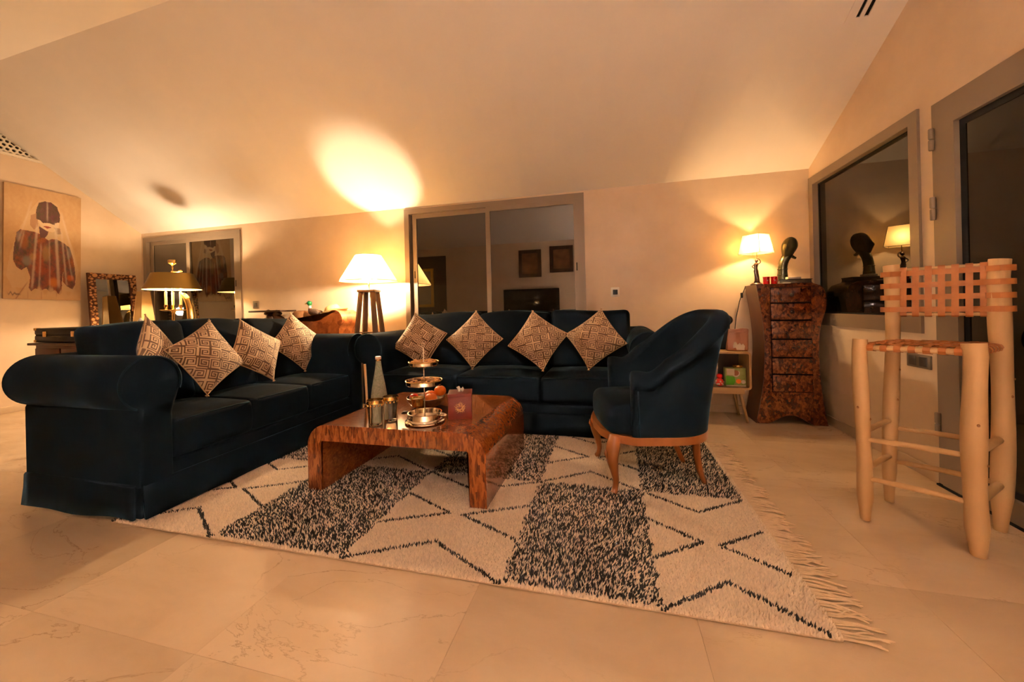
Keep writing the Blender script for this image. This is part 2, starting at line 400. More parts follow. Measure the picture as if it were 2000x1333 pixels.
board('baseboard_back', XL+.014, XR-.014, YB-.013, YB, 'beige stone baseboard along the back wall')
board('baseboard_right', XR-.013, XR, DR[1]+.01, YB, 'beige stone baseboard below the fixed window')
board('baseboard_left', XL, XL+.013, YF, YB, 'beige stone baseboard along the painting wall')

# windows -----------------------------------------------------------
def frame_rect(bm, u0, u1, z0, z1, wd, p0, p1, axis, bottom=None):
    bw = wd if bottom is None else bottom
    def bx(a, b, c, d):
        if axis == 'y': box(bm, a, b, p0, p1, c, d)
        else: box(bm, p0, p1, a, b, c, d)
    bx(u0, u0+wd, z0, z1); bx(u1-wd, u1, z0, z1); bx(u0+wd, u1-wd, z1-wd, z1); bx(u0+wd, u1-wd, z0, z0+bw)
M['glass_side'] = mat('side_night_glass', (.008, .006, .003), .012, IOR=1.5)
def pane(parent, u0, u1, z0, z1, p, axis, t=.008):
    bm = B()
    if axis == 'y': box(bm, u0, u1, p, p+t, z0, z1)
    else: box(bm, p, p+t, u0, u1, z0, z1)
    return fin(bm, 'pane', M['glass_dark'] if axis == 'y' else M['glass_side'], parent, smooth=False)
def slider(name, W, mid, label):
    u0, u1, z0, z1 = W; root = bpy.data.objects.new(name, None); link(root); struct(root); tag(root, label, 'window')
    bm = B(); frame_rect(bm, u0, u1, z0, z1, .062, YB-.018, YB+.09, 'y'); fin(bm, 'window_frame', M['taupe'], root, smooth=False)
    a0, a1, b0, b1 = u0+.062, u1-.062, z0+.062, z1-.062
    # rear sash (left), front sash (right)
    for nm, s0, s1, p in (('sash', a0+.028, mid+.03, YB+.024), ('sash', mid-.022, a1, YB-.014)):
        bm = B(); frame_rect(bm, s0, s1, b0, b1, .052, p, p+.034, 'y'); s = fin(bm, nm, M['taupe'], root, smooth=False)
        pane(s, s0+.05, s1-.05, b0+.05, b1-.05, p+.012, 'y')
        h = s0+.02 if p > YB else s1-.028
        fin(bbox(h-.006, h+.006, p-.004, p+.004, 1.50, 1.59, .003), 'latch', M['black'], s)
    bm = B(); box(bm, a0, a1, YB+.086, YB+.089, b0, b1); fin(bm, 'track', M['taupe_dark'], root, smooth=False)
    return root
slider('window_1', W1, -6.0, 'taupe sliding window in the far corner behind the brass lamp')
slider('window_2', W2, -1.375, 'taupe sliding window above the back sofa')
root = bpy.data.objects.new('window_3', None); link(root); struct(root); tag(root, 'fixed taupe window reflecting the table lamp', 'window')
bm = B(); frame_rect(bm, W3[0], W3[1], W3[2], W3[3], .075, XR-.016, XR+.055, 'x', .105); fin(bm, 'window_frame', M['taupe'], root, smooth=False)
bm = B(); frame_rect(bm, W3[0]+.075, W3[1]-.075, W3[2]+.105, W3[3]-.075, .012, XR+.03, XR+.05, 'x'); fin(bm, 'seal', M['black'], root, smooth=False)
pane(root, W3[0]+.075, W3[1]-.075, W3[2]+.10, W3[3]-.07, XR+.036, 'x')
# glass door
root = bpy.data.objects.new('door_1', None); link(root); struct(root); tag(root, 'taupe framed glass door beside the bar stool', 'door')
bm = B(); box(bm, XR-.014, XR+.06, DR[1]-.03, DR[1], 0, DR[3]); box(bm, XR-.014, XR+.06, DR[0], DR[0]+.03, 0, DR[3]); box(bm, XR-.014, XR+.06, DR[0]+.03, DR[1]-.03, DR[3]-.03, DR[3])
fin(bm, 'door_frame', M['taupe'], root, smooth=False)
bm = B(); frame_rect(bm, DR[0]+.034, DR[1]-.034, .012, DR[3]-.034, .125, XR-.022, XR+.04, 'x', .11); leaf = fin(bm, 'door_leaf', M['taupe'], root, smooth=False)
bm = B(); frame_rect(bm, DR[0]+.159, DR[1]-.159, .122, DR[3]-.159, .035, XR+.004, XR+.03, 'x'); fin(bm, 'seal', M['black'], leaf, smooth=False)
pane(leaf, DR[0]+.159, DR[1]-.159, .12, DR[3]-.155, XR+.008, 'x')
for z0, z1 in ((1.968, 2.094), (1.559, 1.693), (.30, .43)):
    bm = B()
    for a, b in ((z0, (z0+z1)/2-.003), ((z0+z1)/2+.003, z1)): lathe(bm, [(.011, a), (.013, a+.004), (.013, b-.004), (.011, b)], 12, (XR-.028, DR[1]-.016, 0))
    fin(bm, 'hinge', M['taupe'], root, auto=40)
bm = B(); box(bm, XR-.03, XR+.05, DR[0], DR[1], 0, .011); fin(bm, 'threshold', M['black'], root, smooth=False)

# ceiling vent, screens, plates --------------------------------------
def ceil_frame(x, y):
    k = kslope(x); return Vector((1, 0, 0)), Vector((0, -1, k)).normalized(), Vector((0, -k, -1)).normalized()
t = thing('ceiling_vent', 'white linear air vent with two dark slots on the ceiling', 'vent', (1.66, 3.07, ceil_z(1.66, 3.07)))
ux, uy, un = ceil_frame(1.66, 3.07)
def cbox(a0, a1, b0, b1, c0, c1):
    bm = B(); v = box(bm, a0, a1, b0, b1, c0, c1)
    for q in v: p = q.co.copy(); q.co = ux*p.x+uy*p.y+un*p.z
    return bm
def vent_box(nm, m, *a): fin(cbox(*a), nm, m, t, smooth=False)
fin(cbox(-.1, -.05, 0, .8, 0, .012), 'frame', M['ceiling'], t, smooth=False)
for a, b in ((-.028, -.004), (.022, .1)): fin(cbox(a, b, 0, .8, 0, .012), 'frame', M['ceiling'], t, smooth=False)
fin(cbox(-.05, .022, 0, .03, 0, .012), 'frame', M['ceiling'], t, smooth=False)
fin(cbox(-.06, .03, .02, .8, .0005, .002), 'slot_backing', M['black'], t, smooth=False)
def lattice(poly, cell, P, name, parent, th=.02):
    """pierced plate: hexagonal rings inside a 2D polygon, mapped by P(u,v,w)"""
    def inside(u, v):
        s = False; n = len(poly)
        for i in range(n):
            (x0, y0), (x1, y1) = poly[i], poly[(i+1) % n]
            if (y0 > v) != (y1 > v) and u < (x1-x0)*(v-y0)/(y1-y0)+x0: s = not s
        return s
    us = [p[0] for p in poly]; vs = [p[1] for p in poly]; bm = B(); R = cell/math.sqrt(3); j = 0; v = min(vs)
    while v < max(vs)+cell:
        u = min(us)+(cell/2 if j % 2 else 0)
        while u < max(us)+cell:
            if inside(u, v):
                o_ = [(u+R*math.cos(PI/6+PI/3*k), v+R*math.sin(PI/6+PI/3*k)) for k in range(6)]
                i_ = [(u+R*.62*math.cos(PI/6+PI/3*k), v+R*.62*math.sin(PI/6+PI/3*k)) for k in range(6)]
                ov = [bm.verts.new(P(a, b, th)) for a, b in o_]; iv = [bm.verts.new(P(a, b, th)) for a, b in i_]; bv = [bm.verts.new(P(a, b, 0)) for a, b in i_]
                for k in range(6):
                    l = (k+1) % 6; bm.faces.new((ov[k], ov[l], iv[l], iv[k])); bm.faces.new((iv[k], iv[l], bv[l], bv[k]))
            u += cell
        v += R*1.5; j += 1
    return fin(bm, name, M['white_lattice'], parent, smooth=False)
t = thing('pierced_screen', 'white pierced lattice screen high on the gable above the painting', 'lattice', (XL+.004, 3.2, 3.09))
ry = ridge_y(XL); tri = [(3.19, 3.095), (ry+.02, ceil_z(XL, ry)-.03), (1.2, ceil_z(XL, 1.2)-.05), (1.2, 3.095)]
lattice(tri, .052, lambda u, v, q: (q, u-3.2, v-3.09), 'lattice', t)
bm = B(); prism(bm, [(u-3.2, v-3.09) for u, v in tri], 'x', 0, .003); fin(bm, 'backing', M['void'], t, smooth=False)
bm = B(); box(bm, 0, .03, 1.2-3.2, .03, -.02, .008); fin(bm, 'ledge', M['white_lattice'], t, smooth=False)
# pierced panel on the near ceiling slope
def slope2(x, y, dn): return Vector((x, y, ceil_z(x, y)-dn))
t = thing('ceiling_grille', 'white pierced grille on the near ceiling slope in the corner', 'lattice', (-4.3, 1.78, ceil_z(-4.3, 1.78)))
lattice([(-5.2, 1.45), (-4.12, 1.45), (-4.12, 1.80), (-5.2, 1.80)], .05, lambda u, v, q: slope2(u, v, q)-t.location, 'lattice', t)
bm = B(); bm.faces.new([bm.verts.new(slope2(u, v, .003)-t.location) for u, v in ((-5.2, 1.45), (-4.14, 1.45), (-4.14, 1.78), (-5.2, 1.78))]); fin(bm, 'backing', M['void'], t, smooth=False)
def plate(name, label, x0, x1, z0, z1, m1, m2):
    t = thing(name, label, 'switch', ((x0+x1)/2, YB, (z0+z1)/2)); hw, hz = (x1-x0)/2, (z1-z0)/2
    fin(bbox(-hw, hw, -.012, 0, -hz, hz, .003), 'cover_plate', m1, t); fin(bbox(-hw*.55, hw*.55, -.018, -.01, -hz*.55, hz*.5, .003), 'rocker', m2, t)
plate('light_switch', 'white wall switch right of the back window', .004, .094, 1.20, 1.30, M['white'], M['black'])
plate('wall_socket', 'small grey wall socket left of the hats', -4.825, -4.73, 1.18, 1.285, M['plate'], M['taupe_dark'])
t = thing('double_socket', 'grey double socket low on the wall behind the bar stool', 'socket', (XR, 2.965, .71))
fin(bbox(-.012, 0, -.095, .095, -.042, .042, .003), 'cover_plate', M['plate'], t)
for s in (-.044, .044): fin(bbox(-.016, -.008, s-.03, s+.03, -.03, .03, .003), 'outlet', M['taupe_dark'], t)

# ------------------------------------------------------------------ sofas
def make_sofa(name, label, loc, rz, LX, DP, aw=.165, zr=.738, rr=.15, lean=.0):
    """local: x along the length 0..LX, y depth (front 0, back DP), faces -y"""
    t = thing(name, label, 'sofa', loc, rz)
    V = M['velvet']
    fin(rounded((LX-.02)/2, (DP-.03)/2, .05, .02, c=(LX/2, DP/2, .23)), 'base_rail', V, t)
    # skirts: thin panels with a gentle wave, split at the corners
    def skirt(x0, y0, x1, y1, nx, ny):
        n = max(8, int(math.hypot(x1-x0, y1-y0)/.06)); bm = B(); A = []; Bq = []
        for i in range(n+1):
            s = i/n; wv = .005*math.sin(s*n*.37)+.003*math.sin(s*n*.9+1)
            px, py = x0+(x1-x0)*s, y0+(y1-y0)*s
            lift = .004*math.sin(s*9)
            for lst, off in ((A, 0), (Bq, -.014)):
                lst.append([bm.verts.new((px+nx*(off+o+wv*q), py+ny*(off+o+wv*q), z)) for z, o, q in ((.205, .006, 0), (.195, .012, 0), (.12, .014, .6), (.024+lift, .022, 1.6))])
        for L_ in (A, Bq):
            for a, b in zip(L_, L_[1:]):
                for k in range(3): bm.faces.new((a[k], a[k+1], b[k+1], b[k]))
        for a, b in zip(A, Bq):
            pass
        for i in range(n):
            bm.faces.new((A[i][3], Bq[i][3], Bq[i+1][3], A[i+1][3])); bm.faces.new((A[i][0], A[i+1][0], Bq[i+1][0], Bq[i][0]))
        for a, b in ((A[0], Bq[0]), (A[-1], Bq[-1])):
            for k in range(3): bm.faces.new((a[k], b[k], b[k+1], a[k+1]))
        fin(bm, 'skirt', V, t)
    skirt(.012, .006, LX-.012, .006, 0, -1); skirt(0, DP, 0, .03, -1, 0); skirt(LX, .03, LX, DP, 1, 0)
    for gx in (.03, LX-.03): fin(rounded(.03, .03, .088, .012, 1, 2, None, (gx, .032, .112)), 'corner_pleat', V, t)
    # arms: scroll profile extruded along the depth
    def profile(mirror):
        pts = [(aw, .19), (aw, .56)]
        cx, cz = .062, zr
        for i in range(31):
            a = math.radians(-22+ (248+22-0)*i/30)
            pts.append((cx+rr*math.cos(a), cz+rr*math.sin(a)))
        pts += [(.0, .585), (.0, .19)]
        return [(LX-p[0], p[1]) if mirror else p for p in pts]
    for mir in (False, True):
        bm = B(); pr = profile(mir)
        n = 7; secs = []
        cxm = sum(p[0] for p in pr)/len(pr); czm = sum(p[1] for p in pr)/len(pr)
        for y, k in ((.012, .0), (.004, .006), (0, .014), (-.001, .03)): secs.append((y, k))
        secs = [(-.004, .022), (0, .008), (.01, 0), (DP*.33, 0), (DP*.66, 0), (DP, 0)]
        S = []
        for y, k in secs:
            ring = []
            for i, p in enumerate(pr):
                a = Vector(pr[i-1]); b = Vector(pr[(i+1) % len(pr)]); d = (b-a).normalized(); nn = Vector((d.y, -d.x))
                if mir: nn = -nn
                ring.append((p[0]-nn.x*k, y, p[1]-nn.y*k))
            S.append(ring)
        loft(bm, S); arm = fin(bm, 'arm', V, t, auto=60)
        bm = B(); cx = (LX-.062) if mir else .062
        ring = [(cx+(rr-.004)*math.cos(math.radians(a))*(-1 if mir else 1), -.002, zr+(rr-.004)*math.sin(math.radians(a))) for a in range(-20, 250, 9)]
        tube(bm, ring, .0055, 6); fin(bm, 'piping', M['piping'], arm)
    # back: same roll running along the length, with round corners
    bm = B(); yb = DP-.062
    pts = [(DP-aw, .19), (DP-aw, .56)]
    for i in range(25):
        a = math.radians(180+22-(248+22)*i/24); pts.append((yb+rr*math.cos(a), zr+rr*math.sin(a)))
    pts += [(DP, .585), (DP, .19)]
    prism(bm, pts, 'x', .062, LX-.062)
    for cx in (.062, LX-.062):
        sphere(bm, (cx, yb, zr), rr, u=24, v=14)
        prism(bm, [(DP-.12, .19), (DP-.12, .6), (DP-.001, .6), (DP-.001, .19)], 'x', .03 if cx < 1 else LX-.12, .12 if cx < 1 else LX-.03)
    fin(bm, 'back_frame', V, t, auto=50)
    # seat cushions
    n = 3; x0, x1 = aw+.002, LX-aw-.002; cw = (x1-x0)/n
    for i in range(n):
        cx = x0+cw*(i+.5); hx, hy, hz = cw/2-.002, (DP-.30)/2, .112
        def puff(v, hx=hx, hy=hy, hz=hz):
            f = max(0, 1-(v.x/hx)**2)*max(0, 1-(v.y/hy)**2)
            return (v.x, v.y-.012*(1-(v.z/hz)**2)*(1 if v.y < -hy*.9 else 0), v.z+(.028*f if v.z > 0 else 0))
        c_ = fin(rounded(hx, hy, hz, .035, 8, 4, puff, (cx, .012+hy, .282+hz)), 'seat_cushion', V, t)
        bm = B(); z = .282+2*hz-.006
        tube(bm, [(cx-hx+.03, .012, z-.004), (cx-hx*.5, .004, z+.001), (cx, .003, z+.002), (cx+hx*.5, .004, z+.001), (cx+hx-.03, .012, z-.004)], .005, 6); fin(bm, 'piping', M['piping'], c_)
    # back cushions
    for i in range(n):
        cx = x0+cw*(i+.5); hx, hy, hz = cw/2-.001, .115, .275
        def puff(v, hx=hx, hy=hy, hz=hz, i=i):
            f = max(0, 1-(v.x/hx)**2)*max(0, 1-(v.z/hz)**2)
            y = v.y-(.03*f if v.y < 0 else 0)+.26*(v.z)
            return (v.x, y, v.z+.012*math.sin(v.x*7+i*2)*(1 if v.z > 0 else 0)+.012*math.cos(v.x/hx*1.4)*(1 if v.z > hz*.7 else 0))
        c_ = fin(rounded(hx, hy, hz, .05, 8, 4, puff, (cx, DP-.235, .505+hz)), 'back_cushion', V, t)
    return t
sofaL = make_sofa('sofa', 'teal velvet sofa on the left with its scrolled arm nearest the camera', (-2.43, 1.47, 0), PI/2, 1.88, .92)
sofaB = make_sofa('sofa', 'teal velvet sofa against the back wall under the window', (-2.325, 3.215, 0), 0, 2.67, .96)

# ------------------------------------------------------------------ scatter cushions
def key_bitmap(nt=5, seed=0):
    path = [(0, 0), (8, 0), (8, 8), (0, 8), (0, 2), (6, 2), (6, 6), (2, 6), (2, 4), (4, 4)]
    T = np.zeros((10, 10), int)
    for (a, b), (c, d) in zip(path, path[1:]):
        for x in range(min(a, c), max(a, c)+1):
            for y in range(min(b, d), max(b, d)+1): T[x, y] = 1
    T[9, 0] = 1; T[0, 9] = 1
    r = random.Random(seed); G = np.zeros((nt*10, nt*10), int)
    for i in range(nt):
        for j in range(nt):
            q = T if (i+j) % 2 == 0 else T[::-1, :]
            q = np.rot90(q, r.choice((0, 2)))
            G[i*10:i*10+10, j*10:j*10+10] = q
    return G
def pillow_mesh(s=.405, T=.075, seed=0, turn=False, name='cover'):
    G = key_bitmap(9, seed); N = 130; per = .405/52
    e = np.linspace(-1, 1, N+1)
    vs = []; fs = []; cols = []
    w0 = np.array([.80, 1.20]); cum = np.concatenate([[0], np.cumsum(np.tile(w0, 45))])
    def cell(p): return int(np.searchsorted(cum, (p/per+45) % 90, side='right')-1) % 90
    ca = math.cos(PI/4) if turn else 1; sa = math.sin(PI/4) if turn else 0
    for side in (1, -1):
        base = len(vs)
        for i in range(N+1):
            for j in range(N+1):
                u, v = e[i], e[j]
                x = s/2*u*(1-.07*(1-v*v)*abs(u)); y = s/2*v*(1-.07*(1-u*u)*abs(v))
                h = T*((1-u*u)**.55)*((1-v*v)**.55)*(1+.05*math.sin(5*u+seed)*math.cos(4*v))
                vs.append((x, y, side*h))
        for i in range(N):
            for j in range(N):
                a = base+i*(N+1)+j; f = (a, a+N+1, a+N+2, a+1)
                fs.append(f if side > 0 else f[::-1])
                pu, pv = (e[i]+e[i+1])/4*s, (e[j]+e[j+1])/4*s
                cols.append((.115, .048, .020, 1) if G[cell(pu*ca-pv*sa), cell(pu*sa+pv*ca)] else (.66, .47, .29, 1))
    me = bpy.data.meshes.new(name); me.from_pydata(vs, [], fs)
    at = me.color_attributes.new('Col', 'FLOAT_COLOR', 'CORNER')
    at.data.foreach_set('color', np.repeat(np.array(cols), 4, axis=0).astype(np.float32).ravel())
    for p in me.polygons: p.use_smooth = True
    return me
M['cushion'] = attr_mat('maze_weave', .85, Sheen_Weight=.2)
M['trim'] = noisy('cushion_trim', (.50, .33, .18), (.62, .43, .26), 60, .9)
PM = [pillow_mesh(seed=0), pillow_mesh(seed=1, turn=True), pillow_mesh(seed=2, turn=True)]
for m_ in PM: m_.materials.append(M['cushion'])
def frayed():
    bm = B(); s = .405/2
    for cx, cy in ((s, s), (-s, -s)):
        for k in range(9):
            a = math.atan2(cy, cx)+(k-4)*.22; l = .012+.01*random.random(); p = Vector((cx*.985, cy*.985, random.uniform(-.002, .002)))
            tube(bm, [p, p+Vector((math.cos(a), math.sin(a), random.uniform(-.3, .3)))*l], [.003, .0015], 4)
    edge = []
    for u, v in [(math.cos(0), 0)]: pass
    e = [i/16*2-1 for i in range(17)]
    P = [(u, -1) for u in e]+[(1, v) for v in e[1:]]+[(-u, 1) for u in e[1:]]+[(-1, -v) for v in e[1:-1]]
    tube(bm, [(s*u*(1-.07*(1-v*v)*abs(u)), s*v*(1-.07*(1-u*u)*abs(v)), 0) for u, v in P], .0045, 5, closed=True)
    me_o = fin(bm, 'trim', M['trim']); me = me_o.data; bpy.data.objects.remove(me_o); return me
TRIM = frayed()
def axes(yw, tilt, rot):
    n = Vector((math.sin(yw)*math.cos(tilt), -math.cos(yw)*math.cos(tilt), math.sin(tilt))); u = Vector((math.cos(yw), math.sin(yw), 0)); v = n.cross(u)
    return u*math.cos(rot)+v*math.sin(rot), -u*math.sin(rot)+v*math.cos(rot), n
PILLOWS = [
 ((-1.868, 3.507, .800), .124, .244, .239, 'back sofa', 'leftmost patterned cushion on the back sofa, behind the tiered stand'),
 ((-1.302, 3.547, .806), .061, .325, .009, 'back sofa', 'second patterned cushion from the left on the back sofa'),
 ((-.665, 3.505, .802), .02, .332, .2, 'back sofa', 'third patterned cushion from the left on the back sofa'),
 ((-.146, 3.565, .806), -.192, .36, -.136, 'back sofa', 'rightmost patterned cushion on the back sofa, beside the armchair'),
 ((-2.99, 1.93, .835), 2.25, .25, -.08, 'left sofa', 'patterned cushion half hidden behind the near arm of the left sofa'),
 ((-2.86, 2.165, .800), 1.60, .317, -.294, 'left sofa', 'large front patterned cushion on the left sofa facing the camera'),
 ((-2.90, 2.60, .797), 1.62, .373, .2, 'left sofa', 'patterned cushion leaning third along the left sofa'),
 ((-2.93, 3.068, .827), 1.423, .283, .029, 'left sofa', 'patterned cushion at the far end of the left sofa')]
for i, (c, yw, tl, ro, gname, lab) in enumerate(PILLOWS):
    t = thing('scatter_cushion', lab, 'cushion', c, group='maze patterned cushions on the '+gname)
    u, v, n = axes(yw, tl, ro+PI/4)
    t.matrix_world = Matrix(((u.x, v.x, n.x, c[0]), (u.y, v.y, n.y, c[1]), (u.z, v.z, n.z, c[2]), (0, 0, 0, 1)))
    o = bpy.data.objects.new('cover', PM[(0, 1, 2, 1, 0, 1, 0, 2)[i]]); link(o, t)
    o = bpy.data.objects.new('trim', TRIM); link(o, t)

# ------------------------------------------------------------------ rug
RX0, RX1, RY0, RY1 = -2.62, .70, 1.45, 3.285
XC = [RX0, -1.93, -1.19, -.452, .15, RX1-.02]; YM = 2.352
rug = thing('rug', 'cream shaggy rug with black flecked blocks and zigzag lines', 'rug', (-.95, 2.37, 0))
bm = bbox(RX0, RX1, RY0, RY1, .001, .010, .004); fin(bm, 'rug_backing', noisy('rug_backing', (.72, .55, .37), (.76, .59, .40), 90, .95, bstr=.4), rug, w=True)
def rug_lines():
    segs = []
    for row in (0, 1):
        y0, y1 = (RY0, YM) if row == 0 else (YM, RY1)
        for c in range(5):
            if (row == 0 and c % 2 == 1) or (row == 1 and c % 2 == 0): continue
            x0, x1 = XC[c], XC[c+1]; xm = (x0+x1)/2; h = y1-y0
            segs += [((x0, y1), (xm, y1-.2*h)), ((xm, y1-.2*h), (x1, y1)), ((x0, y0), (xm, y0+.22*h)), ((xm, y0+.22*h), (x1, y0))]
            segs += [((x0, y0+.67*h), (xm-.035, y0+.5*h)), ((xm-.035, y0+.5*h), (x0, y0+.32*h)), ((x1, y0+.67*h), (xm+.035, y0+.49*h)), ((xm+.035, y0+.49*h), (x1, y0+.32*h))]
    return segs
def make_pile():
    sp = .0086; nx = int((RX1-RX0)/sp); ny = int((RY1-RY0)/sp)
    I, J = np.meshgrid(np.arange(nx), np.arange(ny), indexing='ij')
    X = RX0+(I+.5)*sp+rng.uniform(-.3, .3, I.shape)*sp; Y = RY0+(J+.5)*sp+rng.uniform(-.3, .3, I.shape)*sp
    X, Y, I, J = X.ravel(), Y.ravel(), I.ravel(), J.ravel(); n = len(X)
    wob = .006*np.sin(Y*37)+.004*np.sin(Y*91+1); wobx = .006*np.sin(X*41)+.004*np.sin(X*83)
    col = np.digitize(X+wob, XC[1:5]); row = (Y+wobx > YM).astype(int)
    dark = ((row == 0) & (col % 2 == 1)) | ((row == 1) & (col % 2 == 0))
    dark &= (Y > RY0+.012+.01*rng.random(n)) & (X < RX1-.028) & (Y < RY1-.02)
    # flecks: short runs of black and cream yarn staggered from row to row
    run = ((I+(J % 2)*2+rng.integers(0, 2, n)) % 4) < 2
    black = dark & ((run & (rng.random(n) < .94)) | (rng.random(n) < .30))
    d = np.full(n, 9.0)
    for (a, b), (c, e) in rug_lines():
        L2 = (c-a)**2+(e-b)**2; tt = np.clip(((X-a)*(c-a)+(Y-b)*(e-b))/L2, 0, 1)
        d = np.minimum(d, np.hypot(X-(a+tt*(c-a)), Y-(b+tt*(e-b))))
    line = (d < .0072+.003*rng.random(n)) & (rng.random(n) < .93) & ~dark & (X < RX1-.03)
    black |= line
    colr = np.empty((n, 4), np.float32); v = rng.uniform(.88, 1.06, n)[:, None]
    colr[:, :3] = np.where(black[:, None], np.array([.018, .014, .012])*v, np.array([.97, .80, .61])*v); colr[:, 3] = 1
    h = .013+.006*rng.random(n)+.004*dark+.003*np.sin(X*9)*np.sin(Y*7); r = sp*.62*rng.uniform(.85, 1.2, n)
    lean = rng.normal(0, .0035, (n, 2))+np.array([.003, -.003])*np.where(dark, 1.5, .4)[:, None]
    z0 = .009
    V = np.empty((n, 5, 3), np.float32); ang = rng.uniform(0, PI/2, n)
    for k in range(4):
        V[:, k, 0] = X+r*np.cos(ang+k*PI/2); V[:, k, 1] = Y+r*np.sin(ang+k*PI/2); V[:, k, 2] = z0
    V[:, 4, 0] = X+lean[:, 0]; V[:, 4, 1] = Y+lean[:, 1]; V[:, 4, 2] = z0+h
    base = (np.arange(n)*5)[:, None, None]; F = np.array([[0, 1, 4], [1, 2, 4], [2, 3, 4], [3, 0, 4]])[None]+base
    me = bpy.data.meshes.new('pile'); V = V.reshape(-1, 3)-np.array([*rug.location], np.float32); F = F.reshape(-1, 3).astype(np.int32)
    me.vertices.add(len(V)); me.vertices.foreach_set('co', V.ravel())
    me.loops.add(len(F)*3); me.loops.foreach_set('vertex_index', F.ravel())
    me.polygons.add(len(F)); me.polygons.foreach_set('loop_start', np.arange(0, len(F)*3, 3, dtype=np.int32)); me.polygons.foreach_set('loop_total', np.full(len(F), 3, np.int32))
    me.update(calc_edges=True); at = me.color_attributes.new('Col', 'FLOAT_COLOR', 'POINT'); at.data.foreach_set('color', np.repeat(colr, 5, axis=0).ravel())
    me.polygons.foreach_set('use_smooth', np.ones(len(F), bool))
    me.materials.append(attr_mat('wool_yarn', .95, Sheen_Weight=.25))
    return link(bpy.data.objects.new('pile', me), rug)
tag(make_pile(), kind='stuff')
bm = B(); r_ = random.Random(3); y = RY0+.004
while y < RY1:
    L_ = r_.uniform(.10, .155); a = r_.uniform(-.25, .2); bnd = r_.uniform(-.03, .03)
    pts = [(RX1-.012, y, .012), (RX1+L_*.35, y+math.sin(a)*L_*.35, .011), (RX1+L_*.7, y+math.sin(a)*L_*.7+bnd*.6, .007+r_.uniform(0, .006)), (RX1+L_, y+math.sin(a)*L_+bnd, .004)]
    tube(bm, spline(pts, 3), [.0035]*9+[.002], 5); y += r_.uniform(.006, .0125)
tag(fin(bm, 'fringe', noisy('fringe_yarn', (.80, .61, .40), (.86, .67, .46), 60, .9), rug, w=True), kind='stuff')

# ------------------------------------------------------------------ coffee table (waterfall)
TX0, TX1, TY0, TY1, TZ = -1.822, -.672, 1.965, 2.885, .42
RUGZ = .019
t = thing('coffee_table', 'glossy burl wood waterfall coffee table on the rug', 'table', ((TX0+TX1)/2, (TY0+TY1)/2, RUGZ))
def arc(cx, cz, r, a0, a1, n=10): return [(cx+r*math.cos(math.radians(a0+(a1-a0)*i/n)), cz+r*math.sin(math.radians(a0+(a1-a0)*i/n))) for i in range(n+1)]
ro, th_ = .135, .098
outer = [(TX0, RUGZ)]+arc(TX0+ro, TZ-ro, ro, 180, 90)+arc(TX1-ro, TZ-ro, ro, 90, 0)+[(TX1, RUGZ)]
inner = [(TX1-th_, RUGZ)]+arc(TX1-th_-.012, TZ-th_-.012, .012, 0, 90, 3)+arc(TX0+th_+.012, TZ-th_-.012, .012, 90, 180, 3)+[(TX0+th_, RUGZ)]
bm = B(); A = [bm.verts.new((p[0], TY0+.004, p[1])) for p in outer]; Bq = [bm.verts.new((p[0], TY1-.004, p[1])) for p in outer]
for i in range(len(A)-1): bm.faces.new((A[i], A[i+1], Bq[i+1], Bq[i]))
C2 = [bm.verts.new((p[0], TY0+.004, p[1])) for p in inner]; D2 = [bm.verts.new((p[0], TY1-.004, p[1])) for p in inner]
for i in range(len(C2)-1): bm.faces.new((C2[i], C2[i+1], D2[i+1], D2[i]))
bm.faces.new((A[0], C2[-1], D2[-1], Bq[0])); bm.faces.new((A[-1], C2[0], D2[0], Bq[-1]))
fin(bm, 'waterfall_top', M['burl'], t, w=True, auto=40)
for y0, y1 in ((TY0, TY0+.004), (TY1-.004, TY1)):
    bm = B(); prism(bm, outer+inner, 'y', y0, y1); bmesh.ops.triangulate(bm, faces=[f for f in bm.faces if len(f.verts) > 4])
    tag(fin(bm, 'edge_banding', M['burl_edge'], t, w=True, smooth=False), 'vertical grain burl edge strip')

# items on the table --------------------------------------------------
def tumbler(x, y, h, r, label):
    t = thing('drinking_glass', label, 'glass', (x, y, TZ), group='tumblers on the coffee table')
    bm = B(); lathe(bm, [(r*.8, 0), (r*.84, .002), (r, h), (r-.003, h+.001), (r*.8-.001, .012), (0, .012)], 28, cap=False)
    bm.faces.new([v for v in bm.verts if abs(v.co.z) < 1e-6]); fin(bm, 'tumbler', M['glass'], t, auto=50)
    bm = B(); lathe(bm, [(r*.975+.0012, h*.86), (r+.0012, h*.995), (r+.0005, h), (r*.975, h*.86)], 28, cap=False); fin(bm, 'gilt_rim', M['brass'], t, auto=50)
    bm = B()
    for k in range(12):
        a = k*PI/6; sphere(bm, (math.cos(a)*(r*.95), math.sin(a)*(r*.95), h*.79), .007, u=6, v=4)
    fin(bm, 'gilt_beading', M['brass'], t)
tumbler(-1.388, 2.03, .15, .047, 'gilt rimmed glass tumbler nearest the table corner')
tumbler(-1.345, 2.128, .15, .047, 'gilt rimmed glass tumbler beside the tiered stand')
t = thing('bottle', 'tall tapered pale green glass bottle with blush cap', 'bottle', (-1.63, 2.435, TZ))
bm = B(); lathe(bm, [(0, 0), (.048, 0), (.056, .006), (.058, .03), (.055, .08), (.047, .14), (.036, .20), (.026, .255), (.020, .30), (.018, .32), (.018, .33)], 32); fin(bm, 'body', M['green_glass'], t, auto=60)
bm = B(); lathe(bm, [(.0185, .325), (.0195, .327), (.0195, .336), (.0185, .338)], 20); fin(bm, 'collar', M['brass'], t, auto=40)
bm = B(); lathe(bm, [(.019, .336), (.0205, .338), (.0205, .354), (.018, .357), (0, .357)], 20, cap=False); fin(bm, 'cap', M['cap'], t, auto=40)
